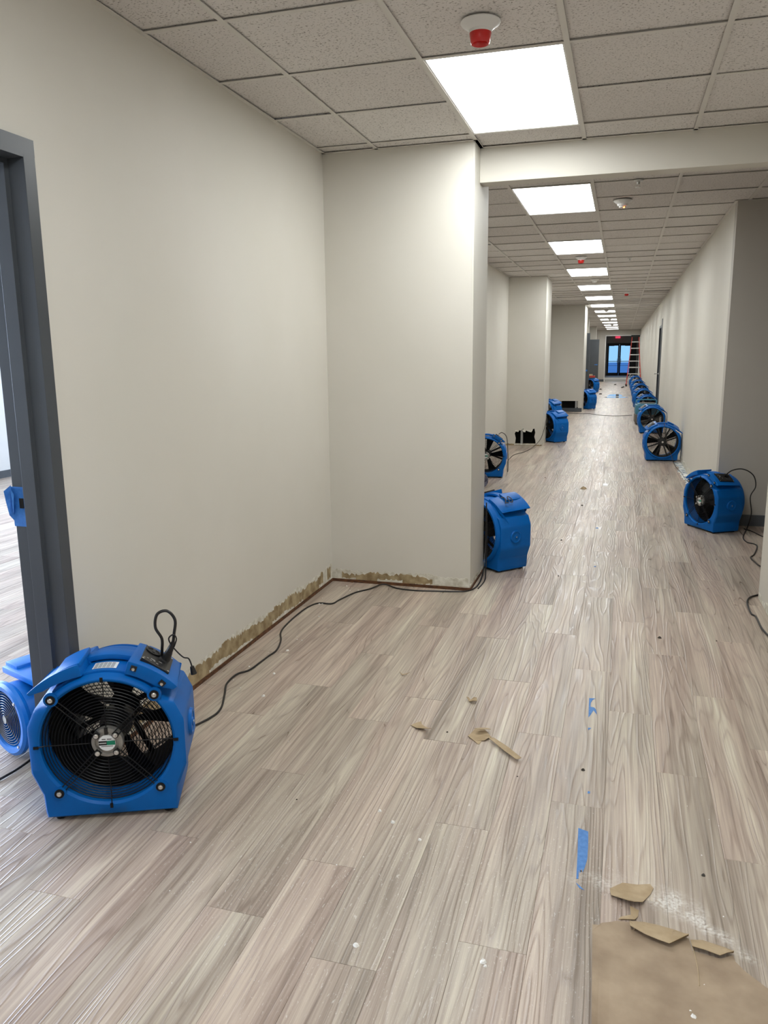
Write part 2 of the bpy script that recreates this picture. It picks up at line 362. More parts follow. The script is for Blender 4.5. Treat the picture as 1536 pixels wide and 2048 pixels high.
for c in range(-40, 39):
    ph = phase.get(c, (c*0.618 % 1)*PL) % PL
    k0 = int(math.floor((-4.2-ph)/PL))
    for k in range(k0, int((47.4-ph)/PL)+1):
        x = PX0 + c*PW; y = ph + k*PL
        if y + PL < -3.9 or x+PW < -7.8 or x > 5.9: continue
        if (x > 1.2 and not (3.5 < y+PL and y < 8.5)): continue
        if (x < -2.1 and y > 12): continue
        if -6 <= c <= 9 and y+PL > 0.9 and count < 300 and y < 21.6 and not (c == -6 and y > 3.2) and not(c==9 and (y+PL<5 or y > 7.5)) and not (c == -5 and (5.3>y>4.9)):
            o = link('plank', pme, floor, (x, y, random.uniform(-0.00015, 0.0))); count += 1
        else:
            far.add([(a+x, b_+y, z_) for a, b_, z_ in pvs], pfs)
print('planks', count)
fo = far.obj('plank_field', M_plank_far, floor); fo['kind'] = 'stuff'
# pale floor of the vestibule past the cased opening
cb = MB(); cb.box(-3.0, 45.25, -0.002, 3.0, 58.2, 0.003); struct(cb.obj('floor', M_concrete), 'pale bare floor in front of the glass exit doors')
ob = MB(); ob.box(-30, 58.25, -0.4, 30, 150, -0.12); o = ob.obj('pavement', M_outside); struct(o, 'bluish pavement outside the glass exit doors')

# ---- walls
def wallobj(name, boxes, label, m_=M_wall):
    b = MB()
    for bx in boxes: b.box(*bx)
    return struct(b.obj(name, m_), label)
DY0, DY1 = 1.296, 2.21        # left doorway clear opening
wl_ = wallobj('wall_left', [(XL-0.15, -4.0, 0, XL, DY0-0.006, CEIL+0.03), (XL-0.15, DY1+0.006, 0, XL, YA, CEIL+0.03), (XL-0.15, DY0-0.006, 2.155, XL, DY1+0.006, CEIL+0.03)], 'pale greige left wall beside the grey door frame, base torn')
wallobj('wall_left', [(XL-0.15, YA, 0, XL, 47, CEIL+0.03)], 'pale greige left wall of the hall beyond the first pier')
pier = wallobj('wall_left', [(XL, YA, 0.0, XA, YAE, CEIL+0.03)], 'large pale greige wall pier jutting out at left, base torn')
XB = -1.235; YB = 13.4; YBE = 14.4
XC = -0.99; YC = 21.6; YCE = 23.2
def holed_pier(x0, x1, y0, y1, hole, label):
    """wall pier whose front skin has a torn hole (hole: list of (x,z))"""
    b = MB(); t = 0.016
    outer = [Vector((x0, z, 0)) for x_, z in ()]
    o_ = [(x0, 0.0), (x1, 0.0), (x1, CEIL+0.03), (x0, CEIL+0.03)]
    for yy in (y0, y0+t):
        polys = [[Vector((p[0], p[1], 0)) for p in o_], [Vector((p[0], p[1], 0)) for p in hole]]
        flat = o_ + hole
        i = len(b.v); b.v += [(p[0], yy, p[1]) for p in flat]
        for tr in tessellate_polygon(polys): b.f.append(tuple(i+k for k in tr)); b.mi.append(0)
    n0 = len(b.v); nh = len(hole)
    for k in range(nh):
        k2 = (k+1) % nh
        b.poly([(hole[k][0], y0, hole[k][1]), (hole[k2][0], y0, hole[k2][1]), (hole[k2][0], y0+t, hole[k2][1]), (hole[k][0], y0+t, hole[k][1])])
    b.box(x1-t, y0+t, 0, x1, y1, CEIL+0.03); b.box(x0, y1-t, 0, x1-t, y1, CEIL+0.03)
    return struct(b.obj('wall_left', M_wall), label)
hb = [(-1.69,0.03),(-1.68,0.12),(-1.70,0.20),(-1.66,0.27),(-1.60,0.25),(-1.56,0.285),(-1.52,0.26),(-1.47,0.235),(-1.42,0.27),(-1.37,0.29),(-1.355,0.22),(-1.37,0.15),(-1.35,0.09),(-1.345,0.03)]
pB = holed_pier(XL, XB, YB, YBE, hb, 'second pale wall pier with a ragged black hole at its base')
hc = [(-1.80,0.09),(-1.80,0.285),(-1.0875,0.285),(-1.0875,0.09)]
pC = holed_pier(XL, XC, YC, YCE, hc, 'third wall pier with a long cut-out showing studs at its base')
def child_box(name, parent, bxs, m_, label=None, bevel=0):
    b = MB()
    for bx in bxs: b.box(*bx)
    o = b.obj(name, m_, parent, bevel=bevel)
    if label: o['label'] = label
    return o
for p_, y0, ss in ((pB, YB, (-1.60,)), (pC, YC, (-1.55, -1.16))):
    for sx0 in ss: child_box('stud', p_, [(sx0, y0+0.02, 0.0, sx0+0.035, y0+0.1, 0.9)], M_stud, 'bare metal stud in the hole')
    child_box('back_lining', p_, [(XL+0.01, y0+0.30, 0.0, (XB if p_ is pB else XC)-0.02, y0+0.31, 1.0)], M_dark, 'dark inside of the pier')
child_box('track', pB, [(XL+0.01, YB+0.018, 0.0, XB-0.02, YB+0.1, 0.028)], M_kraftwall)
b = MB()
b.cur = 0
for (x, z, w, h) in ((-1.66,0.262,0.09,0.05),(-1.54,0.255,0.07,0.045),(-1.44,0.262,0.09,0.05)):
    b.poly([(x,YB+0.006,z+h/2),(x-w/2,YB+0.006,z+0.01),(x-w/4,YB-0.012,z-h/2),(x+w/4,YB-0.006,z-h/2-0.01),(x+w/2,YB+0.006,z+0.012)])
b.poly([(-1.70,YB-0.002,0.03),(-1.35,YB-0.002,0.035),(-1.34,YB-0.002,0.008),(-1.71,YB-0.002,0.006)])
b.obj('torn_drywall_flaps', M_skim, pB)
child_box('vinyl_base', pC, [(XL+0.005, YC-0.01, 0, XC+0.004, YC-0.001, 0.10)], M_base, 'grey rubber base strip')
# opening left in the wall base: outlet box beside the cut-out
child_box('patch_plate', pC, [(-1.13,YC-0.004,0.12,-1.09,YC+0.0,0.285)], M_alum)
# further piers, end wall
wallobj('wall_left', [(XL, 29.8, 0, -1.225, 30.4, CEIL+0.03), (-1.6, 39.2, 0, -1.245, 39.6, CEIL+0.03)], 'far left wall piers behind the open grey doors')
wallobj('wall_back', [(-2.2, ENDY, 0, -0.93, ENDY+0.2, CEIL+0.03), (-0.93, ENDY, 2.46, 0.86, ENDY+0.2, CEIL+0.03)], 'shaded greige wall around the cased opening at the far end', M_wall_shade)  # the shade on this end wall is put into its colour
child_box('baseboard_back', None, [(XL, ENDY-0.012, 0, -0.93, ENDY-0.001, 0.12)], M_base)['kind'] = 'structure'
child_box('trim_2', None, [(-0.955, ENDY-0.03, 0, -0.915, ENDY+0.21, 2.47), (0.815, ENDY-0.03, 0, 0.855, ENDY+0.21, 2.47), (-0.955, ENDY-0.03, 2.43, 0.855, ENDY+0.21, 2.475)], M_white, 'thin white casing around the far opening')['kind'] = 'structure'
# vestibule
YD = 57.2
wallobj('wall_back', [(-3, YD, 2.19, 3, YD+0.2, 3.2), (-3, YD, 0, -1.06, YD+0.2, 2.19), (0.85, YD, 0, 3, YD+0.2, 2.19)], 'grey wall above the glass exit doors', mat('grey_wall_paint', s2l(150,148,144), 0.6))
wallobj('wall_right', [(1.04, 45.4, 0, 1.16, 57.2, 3.2)], 'right wall of the exit vestibule')
wallobj('wall_left', [(-2.4, 45.4, 0, -2.3, 57.2, 3.2)], 'left wall of the exit vestibule')
child_box('ceiling', None, [(-2.4, 45.4, CEIL, 1.16, 57.3, CEIL+0.05)], M_tile, 'ceiling of the exit vestibule')['kind'] = 'structure'
# right side
wr = wallobj('wall_right', [(XR, YRW+0.15, 0, XR+0.15, 20.2, CEIL+0.03), (XR, 21.4, 0, XR+0.15, 47, CEIL+0.03), (XR, 20.2, 2.16, XR+0.15, 21.4, CEIL+0.03)], 'long pale right wall of the hall')
wallobj('wall_right', [(XR, YRW, 0, 5.6, YRW+0.15, CEIL+0.03)], 'darker wall of the side passage behind the nearest right fan', M_wall_shade)  # dimness of the passage is coloured into this wall
nr = wallobj('wall_right', [(0.885, -4.0, 0, 1.03, 5.22, CEIL+0.03)], 'near right wall edge at the side passage')
wallobj('wall_right', [(1.03, 5.07, 0, 5.6, 5.22, CEIL+0.03), (5.45, 5.2, 0, 5.6, YRW, CEIL+0.03)], 'near wall of the side passage')
child_box('baseboard_right', None, [(XR+0.16, YRW-0.012, 0, 5.4, YRW-0.001, 0.10)], M_base, 'dark grey rubber baseboard in the side passage', 0.002)['kind'] = 'structure'
wallobj('wall_front', [(-2.0, -4.1, 0, 1.03, -3.95, CEIL+0.03)], 'wall behind the viewpoint')
# drywall beam
tb = MB(); tb.box(XA, BEAM0, 2.55, 5.5, BEAM1, CEIL+0.03); struct(tb.obj('trim_1', M_wall, bevel=0.003), 'drywall header beam across the hall')
# corner beads as slightly proud trim on the pier corners
child_box('corner_bead', pier, [(XA-0.012, YA-0.0015, 0.05, XA+0.0015, YA+0.012, CEIL)], M_wall, None, 0.0007)

# ---- side room beyond the left doorway
wallobj('wall_left', [(-7.85, 6.9, 0, -7.7, 11, 2.9), (-7.85, -4, 0, -7.7, -0.5, 2.9), (-7.85, -0.5, 0, -7.7, 6.9, 0.75), (-7.85, -0.5, 2.5, -7.7, 6.9, 2.9)], 'white far wall of the bright side room', M_wall2)
wallobj('wall_back', [(-7.85, 10.95, 0, -7.3, 11.1, 2.9), (-2.5, 10.95, 0, -2.0, 11.1, 2.9), (-7.3, 10.95, 0, -2.5, 11.1, 0.75), (-7.3, 10.95, 2.5, -2.5, 11.1, 2.9)], 'window wall of the side room', M_wall2)
wallobj('wall_front', [(-7.85, -4.1, 0, -2.0, -3.95, 2.9)], 'near wall of the side room', M_wall2)
child_box('ceiling', None, [(-7.85, -4.0, 2.75, XL-0.15, 11.1, 2.80)], M_tile, 'ceiling of the side room')['kind'] = 'structure'
child_box('baseboard_left', None, [(-7.70, -4, 0, -7.688, 10.9, 0.095)], M_base, 'dark grey baseboard in the bright side room')['kind'] = 'structure'
for i_, (bx, ax_) in enumerate((((-7.78, -0.5, 0.75, -7.76, 6.9, 2.5), 1), ((-7.3, 11.03, 0.75, -2.5, 11.05, 2.5), 0))):
    g_ = MB(); g_.box(*bx); w_ = struct(g_.obj('window_%d' % (i_+1), M_glass), 'window of the side room')
    fr = MB()
    if ax_: 
        for k in range(5): y = -0.5+k*7.4/4; fr.box(-7.80, y-0.03, 0.75, -7.74, y+0.03, 2.5)
        fr.box(-7.80,-0.5,0.72,-7.74,6.9,0.78); fr.box(-7.80,-0.5,2.47,-7.74,6.9,2.53)
    else:
        for k in range(4): x = -7.3+k*4.8/3; fr.box(x-0.03, 11.01, 0.75, x+0.03, 11.07, 2.5)
        fr.box(-7.3,11.01,0.72,-2.5,11.07,0.78); fr.box(-7.3,11.01,2.47,-2.5,11.07,2.53)
    fr.obj('window_frame', M_white, w_)

# ---- left door frame (hollow-metal)
df = bpy.data.objects.new('door_1', None); C.objects.link(df); df['kind'] = 'structure'; df['label'] = 'open doorway with a dark grey steel door frame at the left edge'
def jamb_profile(y_in, s):
    """profile in (x,y) for a jamb at clear opening edge y_in; s=+1: jamb on the +Y side"""
    return [(XL+0.012, y_in+s*0.052), (XL+0.012, y_in), (XL-0.05, y_in), (XL-0.052, y_in-s*0.016), (XL-0.105, y_in-s*0.016), (XL-0.107, y_in), (XL-0.162, y_in), (XL-0.162, y_in+s*0.052), (XL-0.15, y_in+s*0.052), (XL-0.15, y_in+s*0.004), (XL-0.0, y_in+s*0.004), (XL, y_in+s*0.052)]
for y_in, s in ((DY1, 1), (DY0, -1)):
    b = MB(); pr = jamb_profile(y_in, s); b.prism(pr, 2.19 - 0.0, 0.0); o = b.obj('jamb', M_frame, df, bevel=0.0012)
b = MB()
b.box(XL-0.0, DY0-0.052, 2.15, XL+0.0122, DY1+0.052, 2.2015); b.box(XL-0.162, DY0-0.052, 2.15, XL-0.15, DY1+0.052, 2.2015)
b.box(XL-0.162, DY0, 2.142, XL+0.012, DY1, 2.15); b.box(XL-0.105, DY0, 2.126, XL-0.052, DY1, 2.142)
b.obj('head', M_frame, df)
tp = MB()
def zt(z): return z
z0, z1 = 0.945, 1.085
for k in range(5):
    a, c_ = z0+(z1-z0)*k/5, z0+(z1-z0)*(k+1)/5
    tp.box(XL-0.166, DY1-0.0022, a, XL-0.112, DY1-0.0008, c_)
tp.poly([(XL-0.166,DY1-0.002,0.965),(XL-0.175,DY1-0.012,0.985),(XL-0.186,DY1-0.010,1.03),(XL-0.186,DY1-0.016,1.07),(XL-0.166,DY1-0.002,1.09)])
tp.poly([(XL-0.166,DY1-0.003,0.985),(XL-0.150,DY1-0.018,1.00),(XL-0.146,DY1-0.014,1.06),(XL-0.158,DY1-0.016,1.085),(XL-0.168,DY1-0.003,1.08)])
o = tp.obj('painters_tape', M_tape, None); tag(o, 'blue painter\'s tape stuck over the strike of the grey door frame', 'tape')
sk = MB(); sk.box(XL-0.136, DY1-0.0034, 1.01, XL-0.118, DY1-0.0023, 1.045); k_ = sk.obj('strike_hole', M_dark, o)

# ---- torn wall bases
def torn_strip(parent, A, B, nrm, z_lo, z_hi, amp, m_, off, seed, name, step=0.012, segs=None, label=None):
    rnd_ = random.Random(seed); A = Vector(A); B = Vector(B); Ln = (B-A).length; d = (B-A)/Ln; n_ = Vector(nrm)
    b = MB(); x = 0.0; hz = z_hi; prev = None
    def ok(u): return segs is None or any(s0 <= u <= s1 for s0, s1 in segs)
    pts = []
    while x <= Ln+1e-6:
        slow = math.sin(x*9+seed)*amp*0.5 + math.sin(x*23+seed*2)*amp*0.3
        pts.append((x, z_hi + slow + rnd_.uniform(-amp, amp)*0.55)); x += step*rnd_.uniform(0.5, 1.5)
    for (xa, za), (xb, zb) in zip(pts, pts[1:]):
        if not ok((xa+xb)/2/Ln): continue
        p = [A+d*xa, A+d*xb]
        for (q0, q1, w0, w1) in ((p[0], p[1], za, zb),):
            i = len(b.v)
            b.v += [tuple(q0+n_*off+Vector((0,0,z_lo))), tuple(q1+n_*off+Vector((0,0,z_lo))), tuple(q1+n_*off+Vector((0,0,w1))), tuple(q0+n_*off+Vector((0,0,w0))),
                    tuple(q1+Vector((0,0,w1+0.001))), tuple(q0+Vector((0,0,w0+0.001)))]
            b.f += [(i,i+1,i+2,i+3), (i+3,i+2,i+4,i+5)]; b.mi += [0, 0]
    o = b.obj(name, m_, parent)
    if label: o['label'] = label
    return o
def torn_base(parent, A, B, nrm, hi, seed, brown=None):
    torn_strip(parent, A, B, nrm, 0.018, hi+0.006, 0.014, M_skim, 0.0008, seed, 'torn_paint_edge', 0.010)
    torn_strip(parent, A, B, nrm, 0.020, hi-0.010, 0.020, M_kraftwall, 0.0016, seed+1, 'exposed_drywall_paper', 0.012, brown, 'brown drywall paper exposed where the baseboard was torn off')
    torn_strip(parent, A, B, nrm, 0.018, 0.032, 0.012, M_skim, 0.0024, seed+2, 'torn_paint_edge', 0.010, [(0.0,0.18),(0.34,0.52),(0.62,0.8),(0.9,1.0)])
    A_, B_, n_ = Vector(A), Vector(B), Vector(nrm)
    b = MB(); b.bar(A_+n_*0.003+Vector((0,0,0.010)), B_+n_*0.003+Vector((0,0,0.010)), 0.007, 0.020); b.obj('sill_plate', M_plate, parent)
torn_base(wl_, (XL, 2.29, 0), (XL, YA, 0), (1,0,0), 0.108, 3, [(0.0,0.93),(0.96,0.985)])
torn_base(pier, (XL, YA, 0), (XA, YA, 0), (0,-1,0), 0.078, 9, [(0.07,0.74)])
torn_base(pier, (XA, YA, 0), (XA, YAE, 0), (1,0,0), 0.04, 12, [(0.3,0.5)])
torn_strip(nr, (0.885, 2.0, 0), (0.885, 5.22, 0), (-1,0,0), 0.0, 0.045, 0.03, M_skim, 0.002, 21, 'torn_paint_edge')
torn_strip(wr, (XR, YRW+0.3, 0), (XR, 14.0, 0), (-1,0,0), 0.0, 0.07, 0.03, M_skim, 0.002, 22, 'torn_paint_edge', 0.03)
torn_strip(pB, (XL, YB, 0), (XB, YB, 0), (0,-1,0), 0.0, 0.022, 0.012, M_kraftwall, 0.001, 25, 'exposed_drywall_paper', 0.02)
torn_strip(pB, (XB, YB, 0), (XB, YBE, 0), (1,0,0), 0.0, 0.09, 0.03, M_skim, 0.001, 26, 'torn_paint_edge', 0.03)

# ---- ceiling: grid and tiles
cs = MB(); cs.box(XL-0.15, -4.1, CEIL+0.30, 5.6, 47, CEIL+0.34)
ceil_ = struct(cs.obj('ceiling', M_dark), 'suspended ceiling of white pitted tiles in a metal grid')
t0 = MB(); e_ = 0.004
t0.box(e_, e_, 0, T-e_, T-e_, 0.014)
tme = t0.mesh('ceiling_tile', M_tile)
def cut_tile(w, h):
    b = MB(); b.box(0.003, 0.003, 0, w-0.003, h-0.003, 0.014); return b.mesh('ceiling_tile', M_tile)
lights = [(0.4994,), (3.5474,), (-2.55,)] ; light_rows = []
LY = [GY0-2*3.048, GY0-3.048, GY0] + [GY2+k*3.048 for k in range(13)]
LX = GX0 + T
cols = [(XL, GX0)] + [(GX0+i*T, GX0+(i+1)*T) for i in range(4)]
tile_n = 0; tiles_far = MB()
def in_light(x0, y0):
    return abs(x0-LX) < 0.05 and any(l-0.05 < y0 < l+2*T-0.05 for l in LY)
rows = []
y = GY0 - 12*T
while y < BEAM0-0.01: rows.append((y, min(y+T, BEAM0))); y += T
y = GY2 - 2*T; rows.append((BEAM1, y+T) if y < BEAM1 else (y, y+T)); y += T
while y < ENDY: rows.append((y, min(y+T, ENDY))); y += T
missing = {(945, 33), (945, 42), (945,50)}
cache = {}
gap_rows = []
ri = 0
for (y0, y1) in rows:
    ri += 1
    cc = [(x0, min(x1, XR if y0 > 7.6 or y1 < 5.1 else x1)) for x0, x1 in cols]
    last = XR if y0 > 7.3 else (0.885 if y1 < 5.15 else None)
    if last: cc.append((GX0+4*T, last)) if GX0+4*T < last else None
    else: cc += [(GX0+i*T, GX0+(i+1)*T) for i in range(4, 11)]
    cc = [(a, min(b_, last) if last else b_) for a, b_ in cc]
    for ci, (x0, x1) in enumerate(cc):
        if x1-x0 < 0.05 or in_light(x0, y0): continue
        if ci == 4 and any(abs(y0-q) < T*0.5 for q in (17.6, 22.2, 31.8, 40.9)): gap_rows.append((x0, y0)); continue
        w_, h_ = x1-x0, y1-y0
        if y1 > 1.3 and tile_n < 300:
            key = (round(w_,3), round(h_,3))
            if key not in cache: cache[key] = tme if key == (round(T,3), round(T,3)) else cut_tile(w_, h_)
            o = link('ceiling_tile', cache[key], ceil_, (x0, y0, CEIL+0.0045+random.uniform(-0.0012, 0.0018))); tile_n += 1
            if random.random() < 0.25: o.rotation_euler = (random.uniform(-0.003,0.003), random.uniform(-0.003,0.003), 0)
        else: tiles_far.box(x0+0.003, y0+0.003, CEIL+0.005, x1-0.003, y1-0.003, CEIL+0.019)
tf = tiles_far.obj('tile_field', M_tile, ceil_); tf['kind'] = 'stuff'
print('tiles', tile_n)
for (x0, y0) in gap_rows:        # tiles pushed aside: a partial tile leaves a black slot
    b = MB(); b.box(x0+0.003, y0+0.30, CEIL+0.005, x0+T-0.09, y0+T-0.003, CEIL+0.019); b.obj('ceiling_tile', M_tile, ceil_)
# runners (along the hall) and cross tees
TW = 0.012; TZ0 = CEIL-0.0035; TZ1 = CEIL-0.001
for i in range(0, 5):
    x = GX0+i*T
    for (ya, yb) in ((-4, BEAM0), (BEAM1, ENDY)):
        if i == 4 and ya > 0: yb = 7.45
        if i == 4 and ya < 0: continue
        b = MB(); b.box(x-TW, ya, TZ0, x+TW, yb, TZ1); b.box(x-0.0008, ya, TZ1, x+0.0008, yb, CEIL+0.035); b.obj('main_runner', M_tee, ceil_)
for i in range(5, 11):
    x = GX0+i*T; b = MB(); b.box(x-TW, BEAM1, TZ0, x+TW, YRW, TZ1); b.obj('main_runner', M_tee, ceil_)
cache = {}
for (y0, y1) in rows:
    if abs(y0-BEAM1) < 0.02: continue
    wide = 5.4 if 5.2 < y0 < 7.3 else XR
    if wide not in cache:
        b = MB(); edges = [XL]+[GX0+i*T for i in range(0, 11) if GX0+i*T < wide]+[wide]
        for a, c_ in zip(edges, edges[1:]): b.box(a+TW, -TW, TZ0+0.0003, c_-TW, TW, TZ1); b.box(a+TW, -0.0008, TZ1, c_-TW, 0.0008, CEIL+0.03)
        cache[wide] = b.mesh('cross_tee', M_tee)
    mid = any(l+T-0.05 < y0 < l+T+0.05 for l in LY)
    if mid:
        b = MB()
        edges = [XL]+[GX0+i*T for i in range(0, 11) if GX0+i*T < wide]+[wide]
        for a, c_ in zip(edges, edges[1:]):
            if abs(a-LX) < 0.05: continue
            b.box(a+TW, y0-TW, TZ0+0.0003, c_-TW, y0+TW, TZ1)
        b.obj('cross_tee', M_tee, ceil_)
    else: link('cross_tee', cache[wide], ceil_, (0, y0, 0))
# wall angle
b = MB(); aw = 0.022
b.box(XL, -4, TZ0, XL+aw, YA, TZ1); b.box(XL, YA-aw, TZ0, XA+aw, YA, TZ1); b.box(XA, YA, TZ0, XA+aw, BEAM0, TZ1); b.box(XA, BEAM0-aw, TZ0, 0.885, BEAM0, TZ1)
b.box(XL, YAE, TZ0, XL+aw, YB, TZ1); b.box(XL, YB-aw, TZ0, XB+aw, YB, TZ1); b.box(XB, YB, TZ0, XB+aw, YBE, TZ1); b.box(XL, YC-aw, TZ0, XC+aw, YC, TZ1); b.box(XC, YC, TZ0, XC+aw, YCE, TZ1)
b.box(XL, YBE, TZ0, XL+aw, YC, TZ1); b.box(XR-aw, YRW, TZ0, XR, ENDY, TZ1); b.box(XR-aw, YRW-aw, TZ0, 5.4, YRW, TZ1); b.box(0.863, -4, TZ0, 0.885, BEAM0, TZ1); b.box(XL, ENDY-aw, TZ0, XR, ENDY, TZ1)
b.obj('wall_angle', M_tee, ceil_)

# ---- ceiling light panels
lf = MB()
w_, l_ = T, 2*T; fr_ = 0.016
lf.box(0.004, 0.004, 0, w_-0.004, fr_+0.004, 0.02); lf.box(0.004, l_-fr_-0.004, 0, w_-0.004, l_-0.004, 0.02)
lf.box(0.004, 0.004, 0, fr_+0.004, l_-0.004, 0.02); lf.box(w_-fr_-0.004, 0.004, 0, w_-0.004, l_-0.004, 0.02)
lf.box(0.004, 0.004, 0.02, w_-0.004, l_-0.004, 0.045)
lfm = lf.mesh('fixture_frame', M_white)
ld = MB(); ld.poly([(fr_+0.004, fr_+0.004, 0.006), (fr_+0.004, l_-fr_-0.004, 0.006), (w_-fr_-0.004, l_-fr_-0.004, 0.006), (w_-fr_-0.004, fr_+0.004, 0.006)]); ld.add([(fr_,fr_,0.018),(w_-fr_,fr_,0.018),(w_-fr_,l_-fr_,0.018),(fr_,l_-fr_,0.018)], [(0,1,2,3)])
ldm = ld.mesh('diffuser', M_panel)
lnames = ['second', 'third', 'fourth', 'fifth', 'sixth', 'seventh', 'eighth', 'ninth', 'tenth', 'eleventh', 'twelfth', 'thirteenth', 'fourteenth', 'fifteenth']
for k, y in enumerate(LY):
    if y < 0: lab = 'lit ceiling light panel behind the viewpoint'
    elif y < 2: lab = 'lit ceiling light panel directly overhead, before the nearest visible one'
    elif y < 4: lab = 'largest and nearest lit white ceiling light panel, before the header beam'
    else:
        n_ = k-3; lab = 'lit ceiling light panel, %s from the front%s' % (lnames[n_], ', just past the header beam' if n_ == 0 else '')
    t = thing('ceiling_light', lab, 'ceiling light', (LX, y, CEIL-0.001), 0, 'ceiling light panels')
    link('fixture_frame', lfm, t); link('diffuser', ldm, t)
# light in vestibule
t = thing('ceiling_light', 'small bright ceiling light beyond the far cased opening', 'ceiling light', (-0.75, 50.0, CEIL-0.03), 0, 'ceiling light panels'); link('fixture_frame', lfm, t); link('diffuser', ldm, t)

# ---- detectors and sprinklers
def detector(x, y, label, capped=True, s=1.0, led=False):
    t = thing('smoke_detector', label, 'smoke detector', (x, y, CEIL-0.004), 0, 'ceiling detectors')
    b = MB(); b.lathe((0,0,0), (0,0,-1), [(0.0,0),(0.074,0.0),(0.076,0.004),(0.072,0.010),(0.052,0.024),(0.044,0.030),(0.040,0.046),(0.0,0.046)], 40); b.obj('detector_base', M_white, t, smooth=True)
    if capped:
        b = MB(); b.lathe((0,0,0), (0,0,-1), [(0.040,0.036),(0.0415,0.040),(0.036,0.074),(0.033,0.078),(0.029,0.074),(0.026,0.056),(0.0,0.056)], 40); o = b.obj('dust_cover', M_red, t, smooth=True); o['label'] = 'red plastic dust cover'
    else:
        b = MB(); b.lathe((0,0,0), (0,0,-1), [(0.030,0.045),(0.026,0.058),(0.0,0.060)], 24); b.obj('sensor_dome', M_white, t, smooth=True)
    if led: b = MB(); b.cyl((0.012,-0.02,-0.057), (0,0,-1), 0.006, 0.006, 8); b.obj('indicator', M_led, t)
    return t
detector(-0.572, 3.235, 'white ceiling detector with red dust cover in front of the nearest light panel')
detector(-0.58, 10.95, 'small red-capped ceiling detector between the third and fourth light panels')
detector(0.01, 17.4, 'tiny red-capped ceiling detector to the right of the far light panels')
detector(-0.06, 7.1, 'white ceiling detector with a glowing orange light, past the beam', False, led=True)
for y_ in (14.2, 24.3, 30.4, 36.6): detector(-0.52, y_+0.05, {14.2: 'plain ceiling detector between two light panels, nearest of four', 24.3: 'plain ceiling detector, second of the four among the far panels', 30.4: 'plain ceiling detector, third of the four among the far panels', 36.6: 'plain ceiling detector, farthest of the four among the far panels'}[y_], False)
def sprinkler(x, y, label):
    t = thing('sprinkler_head', label, 'sprinkler', (x, y, CEIL-0.004), 0, 'ceiling sprinklers')
    b = MB(); b.lathe((0,0,0), (0,0,-1), [(0.0,0),(0.035,0),(0.033,0.006),(0.012,0.010),(0.010,0.028),(0.0,0.028)], 20); b.obj('escutcheon', M_rail, t, smooth=True)
    b = MB(); b.lathe((0,0,0), (0,0,-1), [(0.0,0.046),(0.020,0.046),(0.018,0.050),(0.0,0.050)], 16); b.box(-0.012,-0.002,-0.047,-0.009,0.002,-0.026); b.box(0.009,-0.002,-0.047,0.012,0.002,-0.026); b.obj('deflector', M_rail, t)
sprinkler(0.03, 11.3, 'tiny ceiling sprinkler head nearest on the right of the third light panel')
sprinkler(0.01, 16.6, 'tiny ceiling sprinkler head just before the small red-capped detector')
sprinkler(0.05, 6.35, 'tiny ceiling sprinkler head just past the header beam')

# ============================================================ DOORS
def leaf_door(x0, x1, y, top, label):
    t = bpy.data.objects.new('door_2', None); C.objects.link(t); t['kind'] = 'structure'; t['label'] = label; t.location = (x0, y, 0)
    b = MB(); b.box(0, 0, 0.01, x1-x0, 0.045, top); b.obj('door_leaf', M_frame, t, bevel=0.002)
    b = MB(); b.cyl((x1-x0-0.07, 0, 1.0), (0,-1,0), 0.028, 0.012, 16); b.cyl((x1-x0-0.07, -0.012, 1.0), (0,-1,0), 0.012, 0.035, 12); b.box(x1-x0-0.18, -0.062, 0.985, x1-x0-0.055, -0.044, 1.015); o = b.obj('door_handle', M_tape, t); o['label'] = 'lever handle wrapped in blue tape'
    return t
leaf_door(-1.85, -0.99, 25.4, 2.13, 'nearer open grey door leaf on the left behind the third pier')
leaf_door(-1.84, -1.078, 38.5, 2.15, 'farther open grey door leaf on the left')
t = bpy.data.objects.new('door_3', None); C.objects.link(t); t['kind'] = 'structure'; t['label'] = 'closed grey door with a narrow glass light in the right wall'
b = MB(); b.box(XR-0.012, 19.95, 0, XR+0.02, 20.252, 2.30); b.box(XR-0.012, 21.348, 0, XR+0.15, 21.4, 2.16); b.box(XR-0.012, 20.2, 2.11, XR+0.15, 21.4, 2.162); b.obj('door_frame', M_frame, t, bevel=0.0015)
b = MB(); b.box(XR+0.03, 20.25, 0.01, XR+0.075, 21.35, 2.11); b.obj('door_leaf', M_frame, t)
b = MB(); b.box(XR+0.02, 20.45, 0.75, XR+0.032, 20.62, 1.9); b.obj('vision_panel', M_blackmetal, t)
b = MB(); b.cyl((XR+0.03, 21.2, 1.0), (-1,0,0), 0.028, 0.012, 16); b.cyl((XR+0.02, 21.2, 1.0), (-1,0,0), 0.010, 0.10, 10); b.box(XR-0.085, 21.08, 0.988, XR-0.068, 21.21, 1.012); b.obj('door_handle', M_rail, t)

